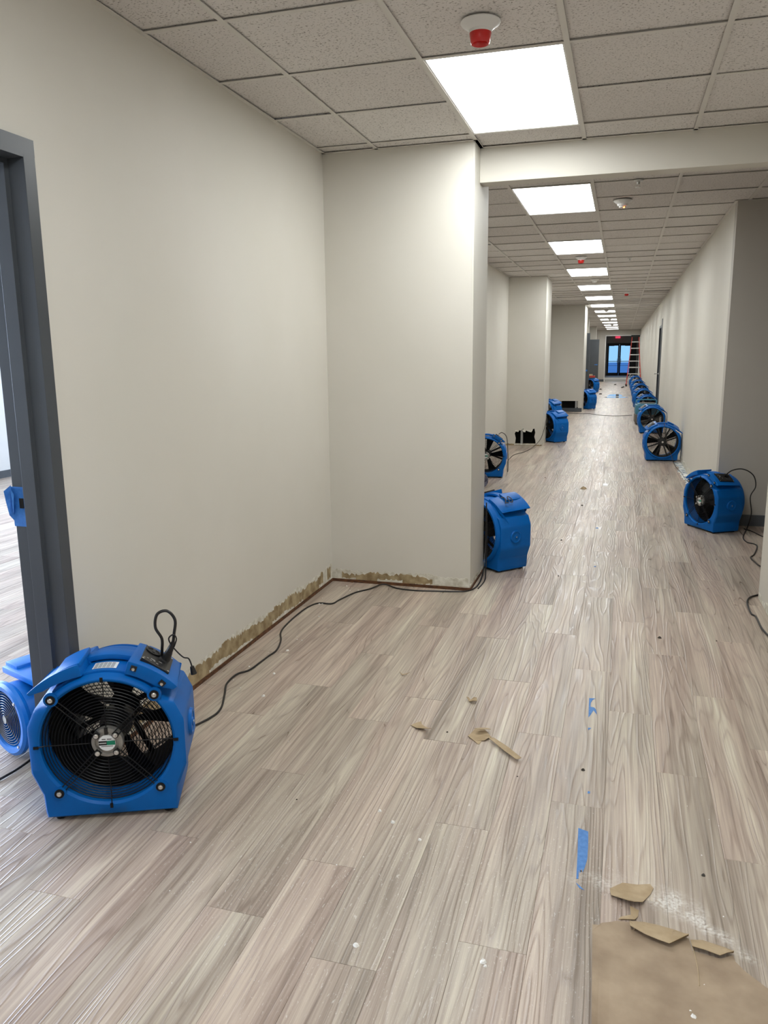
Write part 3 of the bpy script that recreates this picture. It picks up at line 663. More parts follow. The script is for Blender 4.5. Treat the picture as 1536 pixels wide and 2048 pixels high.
# exit doors
t = bpy.data.objects.new('door_4', None); C.objects.link(t); t['kind'] = 'structure'; t['label'] = 'black-framed double glass exit doors at the far end'; t.location = (0, YD, 0)
DX0, DX1 = -1.06, 0.50
b = MB(); b.box(DX0, -0.02, 0, DX0+0.06, 0.12, 2.19); b.box(DX1, -0.02, 0, DX1+0.06, 0.12, 2.19); b.box(DX0, -0.02, 2.10, DX1+0.06, 0.12, 2.19); b.box(DX0, -0.02, 0, DX1+0.06, 0.14, 0.02); b.box(DX1+0.06, -0.01, 0, 0.86, 0.10, 2.19); b.obj('door_frame', M_blackmetal, t)
mid = (DX0+DX1+0.06)/2
for s, (xa, xb) in enumerate(((DX0+0.06, mid-0.004), (mid+0.004, DX1))):
    d_ = MB(); d_.box(xa, 0, 0.02, xa+0.06, 0.05, 2.10); d_.box(xb-0.06-0.03*(s==0), 0, 0.02, xb, 0.05, 2.10) ; d_.box(xa+0.06, 0, 0.02, xb-0.06, 0.05, 0.20); d_.box(xa+0.06, 0, 2.02, xb-0.06, 0.05, 2.10)
    if s: d_.box(xa, 0, 0.02, xa+0.09, 0.05, 2.10)
    o = d_.obj('door_leaf', M_blackmetal, t)
    g_ = MB(); g_.box(xa+0.05, 0.02, 0.19, xb-0.05, 0.03, 2.03); g_.obj('glass_pane', M_glass, o)
    r_ = MB(); r_.box(xa+0.02, -0.06, 0.95, xb-0.02, -0.03, 0.99); r_.box(xa+0.06, 0.0, 0.68, xb-0.06, 0.05, 0.70); r_.box(xa+0.02,-0.04,0.94,xa+0.05,0.01,1.0); r_.box(xb-0.05,-0.04,0.94,xb-0.02,0.01,1.0); r_.obj('push_bar', M_blackmetal, o)
    hx = (xb-0.12) if s == 0 else xa+0.12
    h_ = MB(); h_.tube([(hx, 0.0, 0.80), (hx, -0.10, 0.82), (hx, -0.10, 1.12), (hx, 0.0, 1.14)], 0.014, 8); h_.obj('pull_handle', M_rail, o)
    c_ = MB(); c_.box(xa+0.05 if s == 0 else xb-0.40, -0.05, 2.0, xa+0.40 if s == 0 else xb-0.05, 0.0, 2.07); c_.obj('door_closer', M_blackmetal, o)
# exit sign
t = thing('exit_sign', 'small red lit exit sign on the wall above the glass exit doors', 'exit sign', (-0.39, YD-0.05, 2.62))
b = MB(); b.box(-0.16, -0.02, -0.10, 0.16, 0.03, 0.10); b.obj('sign_body', M_exit, t, bevel=0.004)
me = text_mesh('EXIT', 0.13, 0.002); me.materials.append(M_exitt); o = link('sign_text', me, t, (0, -0.0225, 0)); o.rotation_euler = (PI/2, 0, 0)

# ============================================================ BLUE AXIAL FANS
CZ = 0.275
def outline_r(t):
    """outer radius from the fan centre at angle t from vertical"""
    poly = [(-.215,.014),(-.218,.095),(-.25,.178),(-.25,.339),(-.222,.402),(-.186,.418)]
    arc = [(0.236*math.sin(a), CZ+0.236*math.cos(a)) for a in [math.radians(q) for q in range(-48, 49, 4)]]
    pts = poly + arc + [(-x, z) for x, z in reversed(poly)]
    dx, dz = math.sin(t), math.cos(t); best = None
    for k in range(len(pts)):
        (x0, z0), (x1, z1) = pts[k], pts[(k+1) % len(pts)]
        z0 -= CZ; z1 -= CZ
        ex, ez = x1-x0, z1-z0; den = dx*ez-dz*ex
        if abs(den) < 1e-9: continue
        s = (x0*ez-z0*ex)/den; u = (x0*dz-z0*dx)/den
        if s > 0 and -1e-6 <= u <= 1+1e-6: best = s if best is None else min(best, s)
    return best
def arc_block(b, t0, t1, r0, r1, y0, y1, n=10, taper=0.0):
    """solid band about the fan axis between two angles (deg from vertical)"""
    i = len(b.v)
    for k in range(n+1):
        t = math.radians(t0+(t1-t0)*k/n); s_, c_ = math.sin(t), math.cos(t)
        ra = r0(t) if callable(r0) else r0
        for (r, y) in ((ra, y0), (r1, y0), (r1, y1), (ra, y1)): b.v.append((s_*r, y, CZ+c_*r))
    for k in range(n):
        a = i+4*k; c2 = a+4
        for q in range(4): b.f.append((a+q, a+(q+1) % 4, c2+(q+1) % 4, c2+q)); b.mi.append(b.cur)
    b.f.append((i, i+3, i+2, i+1)); b.mi.append(b.cur)
    e = i+4*n; b.f.append((e, e+1, e+2, e+3)); b.mi.append(b.cur)
def pol(t, r, y): a = math.radians(t); return Vector((math.sin(a)*r, y, CZ+math.cos(a)*r))
def make_fan():
    root = thing('axial_fan', 'x', 'fan', (0,0,0), 0, 'blue drying fans')
    # housing shell
    b = MB(); NN = 120
    stations = [('i', -0.138, 0.213), ('i', -0.145, 0.2205), ('p', -0.145, 0.225), ('o', -0.1385, 0.972), ('o', -0.130, 1.0), ('o', 0.128, 1.0), ('o', 0.140, 0.975), ('c', 0.141, 0.236), ('c', 0.168, 0.228), ('i', 0.168, 0.214), ('i', 0.02, 0.209)]
    i0 = len(b.v)
    for kind, y, q in stations:
        for k in range(NN):
            t = 2*PI*k/NN; ro = outline_r(t)
            if kind in 'ic': r = q
            elif kind == 'p': r = q
            else: r = max(ro*q, 0.2285)
            if kind == 'c': r = min(q, ro)
            b.v.append((math.sin(t)*r, y, CZ+math.cos(t)*r))
    ns = len(stations)
    for j in range(ns):
        j2 = (j+1) % ns
        for k in range(NN):
            k2 = (k+1) % NN; b.f.append((i0+j*NN+k, i0+j*NN+k2, i0+j2*NN+k2, i0+j2*NN+k)); b.mi.append(0)
    # recessed lip, corner bosses on the front
    for sx_ in (-1, 1):
        for z in (0.438, 0.108): b.cyl((sx_*0.163, -0.139, z), (0,-1,0), 0.023, 0.008, 20)
    b.obj('housing', M_blue, root, smooth=True)
    # shroud on top: shoulder, wing block, panel block
    b = MB()
    arc_block(b, -44, 44, 0.229, 0.244, -0.112, 0.112, 22)
    b.obj('shoulder', M_blue, root, bevel=0.004, smooth=True)
    b = MB(); i = len(b.v)
    # wing: slab from the handle root to an overhanging pointed tip
    n = 14
    for k in range(n+1):
        f_ = k/n; t = -15-38*f_; thick = 0.030*(1-f_)**0.4+0.012
        if f_ > 0.78: thick = 0.030-(f_-0.78)/0.22*0.018
        r1 = 0.284+0.018*f_*f_
        for (r, y) in ((r1-thick, -0.134), (r1, -0.134), (r1-0.028, 0.112), (r1-thick-0.012, 0.112)): b.v.append(tuple(pol(t, r, y)))
    for k in range(n):
        a = i+4*k
        for q in range(4): b.f.append((a+q, a+(q+1) % 4, a+4+(q+1) % 4, a+4+q)); b.mi.append(0)
    b.f.append((i, i+3, i+2, i+1)); e = i+4*n; b.f.append((e, e+1, e+2, e+3)); b.mi += [0, 0]
    arc_block(b, -33, -14, 0.272, 0.286, -0.126, 0.02, 6)
    b.obj('wing', M_blue, root, bevel=0.004, smooth=True)
    b = MB(); arc_block(b, -18, 20, 0.249, 0.268, -0.035, 0.020, 16); arc_block(b, -18, -13, 0.236, 0.262, -0.035, 0.020, 3); arc_block(b, 15, 20, 0.236, 0.262, -0.035, 0.020, 3)
    b.obj('handle', M_blue, root, bevel=0.006, smooth=True)
    b = MB(); i = 0
    n = 14
    for k in range(n+1):
        f_ = k/n; t = 17+36*f_; thick = 0.046 if f_ < 0.72 else 0.046-(f_-0.72)/0.28*0.028
        r1 = 0.290+0.008*f_*f_
        for (r, y) in ((r1-thick, -0.134), (r1, -0.134), (r1-0.028, 0.112), (r1-thick-0.012, 0.112)): b.v.append(tuple(pol(t, r, y)))
    for k in range(n):
        a = 4*k
        for q in range(4): b.f.append((a+q, a+(q+1) % 4, a+4+(q+1) % 4, a+4+q)); b.mi.append(0)
    b.f.append((0, 3, 2, 1)); e = 4*n; b.f.append((e, e+1, e+2, e+3)); b.mi += [0, 0]
    b.obj('panel_block', M_blue, root, bevel=0.005, smooth=True)
    # control panel
    tm = 34; ax = pol(tm+90, 1, 0)-pol(0, 0, 0); nrm = (pol(tm, 1, 0)-Vector((0, 0, CZ))).normalized(); tan = Vector((nrm.z, 0, -nrm.x)); yy = Vector((0,1,0)); _n0 = nrm
    sl = math.radians(6.5); pc = Vector((0,0,CZ))+nrm*0.2770+yy*(-0.014); nrm = _n0*math.cos(sl)+yy*math.sin(sl); yy = yy*math.cos(sl)-_n0*math.sin(sl)
    b = MB(); b.obox(pc+nrm*0.0015, tan, yy, nrm, 0.052, 0.080, 0.006)
    cp = b.obj('control_panel', M_black, root, bevel=0.002)
    b = MB(); b.lathe(pc+nrm*0.0075-tan*0.022+yy*0.036, nrm, [(0.0,0),(0.026,0.0),(0.028,0.004),(0.023,0.005),(0.020,0.001),(0.0,0.001)], 24); b.obj('speed_dial', M_black, cp, smooth=True)
    b = MB(); b.obox(pc+nrm*0.010-tan*0.022+yy*0.036, tan, yy, nrm, 0.005, 0.019, 0.004); b.obj('dial_grip', M_black, cp)
    for (u, v) in ((0.014,0.055),(0.014,0.020)):
        b = MB(); b.obox(pc+nrm*0.0078+tan*(u+0.004)+yy*(v-0.01), tan, yy, nrm, 0.014, 0.013, 0.0012); b.obj('outlet', mat_dark, cp)
    b = MB()
    for k in range(5):
        b.obox(pc+nrm*0.0080+tan*(-0.044+0.012*k)+yy*(-0.060+0.009*(k % 2)), tan, yy, nrm, 0.0035, 0.002, 0.0004)
    b.obox(pc+nrm*0.0080-tan*0.014-yy*0.042, tan, yy, nrm, 0.008, 0.003, 0.0004); b.obox(pc+nrm*0.0080+tan*0.012-yy*0.03, tan, yy, nrm, 0.006, 0.0015, 0.0004)
    b.obj('panel_print', M_paperg2, cp)['kind'] = 'stuff'
    b = MB()
    for u in (-0.048, 0.048):
        for v in (-0.074, 0.074): b.cyl(pc+nrm*0.0072+tan*(u*0.96)+yy*v, nrm, 0.0038, 0.0016, 10)
    b.obj('screw', M_steel, cp)['kind'] = 'stuff'
    for t_ in (22, 44):
        q = pol(t_, 0.272, -0.135); b = MB(); b.obox(q, Vector((math.cos(math.radians(t_)),0,-math.sin(math.radians(t_)))), yy, Vector((math.sin(math.radians(t_)),0,math.cos(math.radians(t_)))), 0.010, 0.003, 0.009)
        lt = b.obj('latch', M_black, root, bevel=0.001)
        b = MB(); b.lathe(pol(t_, 0.270, -0.138), (0,-1,0), [(0.0055,0),(0.005,0.003),(0.0,0.004)], 12); b.obj('bolt', M_steel, lt, smooth=True)
    # rating label on the shoulder
    b = MB()
    for k in range(6):
        a0, a1 = -9+3*k, -6+3*k
        b.poly([pol(a0,0.2452,-0.098), pol(a1,0.2452,-0.098), pol(a1,0.2452,-0.046), pol(a0,0.2452,-0.046)])
    lb = b.obj('rating_label', M_paper, root)
    b = MB()
    for j in range(5):
        for k in range(5):
            a0, a1 = -8+3.1*k, -8+3.1*k+2.6
            b.poly([pol(a0,0.2456,-0.094+0.0092*j), pol(a1,0.2456,-0.094+0.0092*j), pol(a1,0.2456,-0.0885+0.0092*j), pol(a0,0.2456,-0.0885+0.0092*j)])
    b.obj('label_print', M_paperg, lb)['kind'] = 'stuff'
    # front guard rings
    b = MB(); c0 = (0, -0.130, CZ)
    for k in range(15): b.torus((0, -0.124-0.010*math.sin(k/14*PI), CZ), (0,1,0), 0.062+k*0.0105, 0.0016, 56, 4)
    b.obj('guard_rings', M_wire, root)
    # spokes: paired on the diagonals, single on the axes
    for (sx_, z) in ((-1, 0.438), (1, 0.438), (-1, 0.108), (1, 0.108)):
        p = Vector((sx_*0.163, -0.1475, z)); d = (Vector((0, -0.1475, CZ))-p); dl = d.length; d.normalize(); w = Vector((d.z, 0, -d.x))
        b = MB()
        for s in (-1, 1): b.tube([p+w*s*0.007-d*0.004, p+w*s*0.0075+d*0.03+Vector((0,0.006,0)), p+w*s*0.008+d*(dl-0.055)+Vector((0,0.008,0)), p+w*s*0.009+d*(dl-0.036)+Vector((0,0.004,0))], 0.0020, 6)
        b.cyl(p, (0,-1,0), 0.0155, 0.003, 20); b.cyl(p+d*(dl-0.043), (0,-1,0), 0.011, 0.004, 16)
        sp_ = b.obj('guard_arm', M_wire, root)
        for q in (p+Vector((0,-0.003,0)), p+d*(dl-0.043)+Vector((0,-0.004,0))): b = MB(); b.lathe(q, (0,-1,0), [(0.0085,0),(0.0078,0.003),(0.0045,0.0045),(0.003,0.0035),(0.0,0.0035)], 16); b.obj('bolt', M_steel, sp_, smooth=True)
    for t_ in (0, 90, 180, 270):
        b = MB(); b.tube([pol(t_,0.226,-0.147), pol(t_,0.20,-0.137), pol(t_,0.055,-0.137)], 0.0018, 6); b.obox(pol(t_,0.223,-0.147), Vector((math.sin(math.radians(t_)),0,math.cos(math.radians(t_)))), (0,1,0), Vector((math.cos(math.radians(t_)),0,-math.sin(math.radians(t_)))), 0.008, 0.002, 0.0045)
        b.obj('guard_arm', M_wire, root)
    # motor with hub plate
    b = MB(); b.lathe((0, -0.140, CZ), (0,1,0), [(0.0,0.0),(0.030,0.0),(0.031,0.003),(0.038,0.004),(0.039,0.000),(0.050,0.002),(0.052,0.008),(0.052,0.02),(0.0,0.02)], 48); hb_ = b.obj('motor_cover', M_alum, root, smooth=True)
    b = MB(); b.box(-0.0055, -0.1435, CZ+0.030, 0.0055, -0.135, CZ+0.052); b.obj('cover_notch', M_black, hb_)
    b = MB(); b.cyl((0,-0.1402,CZ), (0,-1,0), 0.0275, 0.0012, 36); b.obj('hub_sticker', M_paper, hb_)
    b = MB(); b.box(-0.0265,-0.1420,CZ-0.0075,0.0,-0.1412,CZ+0.0075); b.cur = 1; b.box(0.0,-0.1420,CZ-0.0075,0.0265,-0.1412,CZ+0.0075); b.cur = 2
    for k in range(9): b.box(-0.0245+k*0.0026, -0.1426, CZ-0.0014, -0.0245+k*0.0026+0.0018, -0.1420, CZ+0.0014)
    b.cur = 0
    for (x0, x1) in ((-0.0155,-0.003),(0.001,0.0155)): b.box(x0,-0.1420,CZ+0.012,x1,-0.1412,CZ+0.0145)
    b.box(-0.0185,-0.1420,CZ-0.0125,0.0185,-0.1412,CZ-0.0108)
    b.obj('sticker_print', [M_black, M_green, M_paper], hb_)['kind'] = 'stuff'
    b = MB(); b.cyl((0, -0.12, CZ), (0,1,0), 0.046, 0.05, 28); b.cyl((0,0.0,CZ), (0,1,0), 0.055, 0.05, 28); b.cyl((0,-0.08,CZ), (0,1,0), 0.012, 0.09, 12); b.obj('motor', M_black, root, smooth=True)
    b = MB(); b.lathe((0,0,CZ), (0,1,0), [(0.2085,-0.05),(0.2085,0.155),(0.2075,0.155),(0.2075,-0.05)], 64, True); b.obj('dark_sleeve', M_innerblack, root, smooth=True)  # near-black sleeve added to darken the inside of the tunnel
    # blades
    for k in range(5):
        a = 2*PI*k/5+0.25; rad = Vector((math.sin(a),0,math.cos(a))); tg = Vector((math.cos(a),0,-math.sin(a)))
        b = MB(); vs = []
        for j in range(7):
            f_ = j/6; r = 0.055+0.148*f_; hw = 0.026+0.026*f_; ang = math.radians(52-26*f_)
            for s in (-1, 1):
                for th in (-0.0015, 0.0015):
                    vs.append(Vector((0, 0.025, CZ))+rad*r+(tg*math.cos(ang)+Vector((0,1,0))*math.sin(ang))*hw*s+(Vector((0,1,0))*math.cos(ang)-tg*math.sin(ang))*th)
        fs = []
        for j in range(6):
            a_ = 4*j
            fs += [(a_, a_+2, a_+6, a_+4), (a_+1, a_+5, a_+7, a_+3), (a_, a_+4, a_+5, a_+1), (a_+2, a_+3, a_+7, a_+6)]
        fs += [(0,1,3,2), (24,26,27,25)]
        b.add(vs, fs); b.obj('blade', M_innerblack, root, smooth=True)
    # rear guard: expanded mesh + spider arms
    b = MB(); R_ = 0.211; yb = 0.158
    for ang in (58, -58):
        d = Vector((math.cos(math.radians(ang)),0,math.sin(math.radians(ang)))); nn = Vector((-d.z,0,d.x))
        k = -14
        while k <= 14:
            off = k*0.0148
            if abs(off) < R_-0.004:
                h_ = math.sqrt(R_*R_-off*off); c_ = Vector((0, yb, CZ))+nn*off; b.bar(c_-d*h_, c_+d*h_, 0.0022, 0.0016)
            k += 1
    b.torus((0, yb, CZ), (0,1,0), R_, 0.003, 48, 5)
    b.obj('mesh_guard', M_wire, root)
    for t_ in (20, 65, 110, 155, 200, 245, 290, 335):
        b = MB(); b.bar(pol(t_, 0.05, 0.148), pol(t_, 0.212, 0.148), 0.020, 0.006, up=(0,1,0)); b.obj('rear_arm', M_black, root)
    b = MB(); b.lathe((0,0.146,CZ), (0,1,0), [(0.055,0),(0.055,0.012),(0.03,0.016),(0.0,0.016)], 28); b.obj('rear_hub', M_black, root, smooth=True)
    b = MB(); b.lathe((0,0.161,CZ), (0,1,0), [(0.014,0),(0.013,0.004),(0.0,0.005)], 16); b.obj('bolt', M_steel, root, smooth=True)
    # side bosses and feet
    for s in (-1, 1):
        b = MB(); b.lathe((s*0.246, 0.01, 0.262), (s,0,0), [(0.050,0),(0.047,0.010),(0.044,0.014),(0.036,0.014),(0.034,0.011),(0.016,0.011),(0.014,0.015),(0.0,0.016)], 32); kb = b.obj('side_boss', M_blue, root, smooth=True)
        b = MB(); b.cyl((s*0.261, 0.01, 0.262), (s,0,0), 0.005, 0.003, 10); b.obj('rivet', M_stud, kb)
        for y in (-0.105, 0.105):
            b = MB(); b.cyl((s*0.178, y, 0.0), (0,0,1), 0.015, 0.016, 14, 0.019); b.obj('foot', M_black, root)
    return root
mat_dark = mat('outlet_grey', (0.03, 0.03, 0.032), 0.5)
M_paperg2 = mat('panel_legend', (0.35, 0.35, 0.35), 0.5)
fan0 = make_fan()
FG = 'blue drying fans'
def place_by_front(ax_, ay_, ang):     # base front-left corner given, front runs along ang
    d = Vector((math.cos(ang), math.sin(ang))); n_ = Vector((-d.y, d.x)); q = Vector((ax_, ay_)) + d*0.199 + n_*0.145; return (q.x, q.y, 0)
a_ = math.radians(23.35)
fan0.location = place_by_front(-1.752, 1.945, a_); fan0.rotation_euler = (0, 0, a_)
fan0['label'] = 'largest blue axial fan in the left foreground, facing the camera beside the door frame'
F = lambda loc, deg, lab, sc=1.0: tree_copy(fan0, (loc[0], loc[1], 0), math.radians(deg), lab, FG, sc)
f_l1 = F((-0.842, 5.60), 138, 'blue fan marked 20 in black, poking out from behind the first left pier', 0.98)
f_r1 = F((0.805, 7.275), -58.6, 'blue fan nearest on the right, by the dark side passage, grille facing left', 0.93)
F((0.585, 11.93), 183, 'second blue fan on the right, with a brown cord hanging over its grille')
F((0.575, 16.05), 184, 'blue fan third on the right, directly in front of the teal machine', 0.99)
F((0.60, 20.35), 188, 'blue fan on the right just behind the teal machine', 0.98)
F((0.575, 23.6), 194, 'blue fan on the right, first of the far row beyond the door in the wall')
F((0.585, 27.4), 192, 'blue fan on the right, second of the far row')
F((0.58, 31.4), 190, 'blue fan on the right, third of the far row')
F((0.57, 36.6), 190, 'blue fan farthest on the right, nearest the red ladder')
F((-1.60, 9.85), 6, 'blue fan half hidden by the first pier, grille facing the camera')
F((-1.12, 14.14), 134, 'blue fan standing past the second pier, the one with the holed base')
F((-1.50, 17.7), 146, 'blue fan in the alcove left of the third pier, mostly hidden')
F((-0.91, 22.82), 134, 'blue fan standing past the third pier with the long cut-out')
F((-1.12, 32.9), 140, 'farthest blue fan on the left, with a red tool lying on it')
# number on the fan behind the pier
me = text_mesh('20', 0.095, 0.0006); me.materials.append(M_ink)
o = link('marker_number', me, f_l1); p_ = pol(-36, 0.3045, 0.03); 
nrm = (pol(-36, 1, 0)-Vector((0,0,CZ))).normalized(); xr = Vector((0,-1,0)); yr = nrm.cross(xr)
o.matrix_local = Matrix(((xr.x, yr.x, nrm.x, p_.x), (xr.y, yr.y, nrm.y, p_.y), (xr.z, yr.z, nrm.z, p_.z), (0,0,0,1))); o['label'] = 'number 20 written in black marker'

# cord loop and plug on the foreground fan (local coordinates of fan0)
nrm = (pol(34, 1, 0)-Vector((0,0,CZ))).normalized(); tan = Vector((nrm.z, 0, -nrm.x)); pc = Vector((0,0,CZ))+nrm*0.284
base = pc+tan*0.026+Vector((0,0.012,0)); upv = (nrm+tan*0.0+Vector((0.15,0,0.6))).normalized()
pg = MB(); pg.cyl(base, upv, 0.016, 0.028, 14, 0.013); pg.cyl(base+upv*0.028, upv, 0.012, 0.04, 14, 0.008)
pgo = pg.obj('power_plug', M_black, fan0, smooth=True)
b = MB(); q = base+upv*0.062
b.tube(catmull([q, q+Vector((0.006,0,0.035)), q+Vector((0.012,0.0,0.085)), q+Vector((-0.012,0.0,0.118)), q+Vector((-0.046,0.0,0.108)), q+Vector((-0.055,0.0,0.062)), q+Vector((-0.036,0.0,0.020)), base+Vector((-0.012,0.01,0.03)), base+Vector((-0.015,0.02,0.0))], 8), 0.0052, 8)
b.obj('cord_loop', M_cord, fan0, smooth=True)
b = MB(); b.tube(catmull([q+Vector((0.004,-0.006,-0.01)), q+Vector((0.014,-0.008,0.02)), q+Vector((0.004,-0.008,0.035)), q+Vector((-0.012,-0.006,0.02)), q+Vector((0.0,-0.006,-0.01)), q+Vector((0.03,0,-0.05)), pol(50,0.335,0.02), pol(55,0.325,0.02)], 8), 0.0026, 6); b.cyl(pol(55,0.325,0.02), pol(62,0.31,0.02)-pol(55,0.325,0.02), 0.007, 0.028, 10, 0.011); b.obj('tie_cord', M_cord, fan0, smooth=True)

# ---- small snout blower in the doorway
bl = thing('snout_blower', 'light blue round-snout blower in the doorway behind the foreground fan', 'fan', (-2.145, 2.475, 0), math.radians(0))
def axv(a): return Vector((math.cos(a), math.sin(a), 0))
bl.rotation_euler = (0, 0, math.radians(-21))      # snout along local -Y
SY = -0.20; SZ = 0.155
b = MB(); b.lathe((0, SY, SZ), (0,1,0), [(0.112,0.0),(0.116,-0.010),(0.134,-0.012),(0.146,-0.004),(0.148,0.01),(0.142,0.02),(0.132,0.03),(0.130,0.08),(0.126,0.13)], 56); b.lathe((0,SY,SZ), (0,1,0), [(0.112,0.0),(0.108,0.03),(0.108,0.13),(0.0,0.13)], 40); b.obj('snout', M_blue2, bl, smooth=True)
b = MB(); b.prism([(-0.125,-0.08),(0.125,-0.08),(0.125,0.08),(-0.125,0.08)], 0.285, 0.012); b.obj('housing', M_blue2, bl, bevel=0.02, smooth=True)
b = MB(); b.box(-0.13,-0.14,0.292,0.125,0.075,0.318); b.box(-0.14,-0.12,0.306,-0.05,0.06,0.330); b.obj('top_deck', M_blue2, bl, bevel=0.006, smooth=True)
b = MB(); b.tube(catmull([(-0.03,-0.04,0.31),(-0.03,-0.04,0.352),(0.01,-0.035,0.372),(0.06,-0.03,0.374),(0.105,-0.03,0.355),(0.11,-0.03,0.31)],6), 0.0155, 10); b.obj('handle', M_blue2, bl, smooth=True)
b = MB()
for k in range(10): b.torus((0,SY-0.012*math.cos(k/10*PI/2),SZ), (0,1,0), 0.016+k*0.0098, 0.0017, 44, 5)
for t_ in range(4): a = PI/4+t_*PI/2; b.tube([(0.015*math.cos(a),SY-0.009,SZ+0.015*math.sin(a)),(0.112*math.cos(a),SY-0.002,SZ+0.112*math.sin(a))],0.0018,6)
o = b.obj('ring_guard', mat('ring_wire', (0.16,0.17,0.19), 0.3, 0.8), bl)
b = MB(); b.cyl((0,SY-0.008,SZ),(0,-1,0),0.016,0.004,20); b.obj('guard_badge', M_stud, bl)
b = MB(); b.cyl((0,SY+0.09,SZ),(0,1,0),0.107,0.005,36); b.obj('inner_dark', M_black, bl)
for k in range(4):
    a = PI/4+k*PI/2; b = MB(); b.lathe((0.123*math.cos(a),SY-0.012,SZ+0.123*math.sin(a)),(0,-1,0),[(0.006,0),(0.005,0.003),(0,0.003)],10); b.obj('bolt', M_steel, bl)
for sx_ in (-1,1):
    for sy in (-0.06,0.06): b = MB(); b.cyl((sx_*0.10,sy,0),(0,0,1),0.014,0.014,12); b.obj('foot', M_black, bl)

# ---- teal machine (dehumidifier)
t = thing('dehumidifier', 'squat teal and brown drying machine between the blue fans on the right', 'dehumidifier', (0.55, 18.1, 0), math.radians(3))
b = MB(); b.box(-0.25,-0.24,0.03,0.25,0.24,0.22); b.obj('lower_body', M_taupe, t, bevel=0.025, smooth=True)
b = MB(); b.box(-0.245,-0.235,0.215,0.245,0.235,0.42); b.box(-0.20,-0.21,0.405,0.20,0.21,0.445); b.obj('upper_body', M_teal, t, bevel=0.02, smooth=True)
b = MB(); b.box(-0.15,-0.15,0.44,0.15,0.15,0.455); b.obj('control_panel', M_taupe, t, bevel=0.004)
b = MB(); b.tube(catmull([(-0.20,0.20,0.43),(-0.20,0.22,0.50),(0,0.225,0.51),(0.20,0.22,0.50),(0.20,0.20,0.43)],6),0.014,8); b.obj('handle', M_teal, t, smooth=True)
b = MB()
for k in range(7): b.box(-0.18,-0.245,0.24+k*0.022,0.18,-0.235,0.25+k*0.022)
b.obj('air_grille', M_black, t)['kind'] = 'stuff'
for sx_ in (-1,1):
    for sy in (-1,1): b = MB(); b.cyl((sx_*0.20,sy*0.19,0),(0,0,1),0.025,0.035,14); b.obj('foot', M_black, t)

# ---- flexible duct behind the first pier
b = MB(); pts = catmull([(-1.78,9.32,0.10),(-1.62,9.15,0.10),(-1.50,8.86,0.10)],14); 
for k, p in enumerate(pts[::2]):
    d = (pts[min(2*k+1,len(pts)-1)]-pts[max(2*k-1,0)]); b.torus(p, d, 0.082, 0.008, 28, 6)
b.tube([p for p in pts], 0.079, 24)
o = b.obj('air_hose', M_duct, smooth=True); tag(o, 'dark striped flexible air hose end peeking out behind the first pier', 'hose')

# ---- step ladder
t = thing('step_ladder', 'tall red fibreglass step ladder near the far end on the right', 'ladder', (0.49, 38.6, 0))
H_ = 2.27
def rail(sx_, y): 
    x0 = -0.29 if sx_ < 0 else 0.36; x1 = -0.12 if sx_ < 0 else 0.17
    return Vector((x0, y, 0.0)), Vector((x1, 0.55 if y > 0 else 0.45, H_))
for s in (-1, 1):
    p, q = rail(s, 0.0); q = Vector((q.x, 0.42, H_)); b = MB(); b.bar(p+Vector((0,0,0.04)), q, 0.035, 0.075, up=(0,1,0)); b.obj('front_rail', M_ladder, t)
    p2, q2 = rail(s, 1.0); p2.y = 1.15; q2 = Vector((q.x, 0.50, H_)); b = MB(); b.bar(p2+Vector((0,0,0.04)), q2, 0.03, 0.05, up=(0,1,0)); b.obj('rear_rail', M_ladder, t)
    for pp in (p, p2): b = MB(); b.box(pp.x-0.035, pp.y-0.05, 0, pp.x+0.035, pp.y+0.05, 0.09); b.obj('foot', M_black, t)
for k in range(1, 8):
    f_ = k*0.29/H_; x0 = -0.29+0.17*f_; x1 = 0.36-0.19*f_; y = 0.42*f_
    b = MB(); b.box(x0, y-0.04, k*0.29-0.012, x1, y+0.045, k*0.29+0.012); b.box(x0, y-0.045, k*0.29-0.03, x1, y-0.036, k*0.29+0.012); b.obj('step', M_rail, t)
b = MB(); b.box(-0.17, 0.30, H_-0.02, 0.22, 0.62, H_+0.06); b.obj('top_cap', M_blackmetal, t, bevel=0.006)
b = MB()
for k in (1, 3, 5): f_ = k*0.29/H_; b.bar((-0.29+0.17*f_, 1.15-0.65*f_, k*0.29), (0.36-0.19*f_, 1.15-0.65*f_, k*0.29), 0.02)
b.obj('rear_brace', M_rail, t)
for s in (-1, 1): b = MB(); b.bar(((-0.27 if s<0 else 0.34), 0.05, 0.29), ((-0.10 if s<0 else 0.17), 0.06, 0.58) , 0.012, 0.02); b.obj('knee_brace', M_rail, t)

# ---- tool on the far left fan
t = thing('hand_tool', 'small red and tan tool lying on the farthest left fan', 'tool', (-1.15, 32.88, 0.576))
b = MB(); b.box(-0.10,-0.06,0,0.12,0.06,0.07); b.obj('tool_body', mat('tool_red', s2l(170,40,35), 0.5), t, bevel=0.01)
b = MB(); b.box(-0.11,-0.05,0.06,0.02,0.05,0.13); b.obj('tool_top', M_kraft2, t, bevel=0.01)

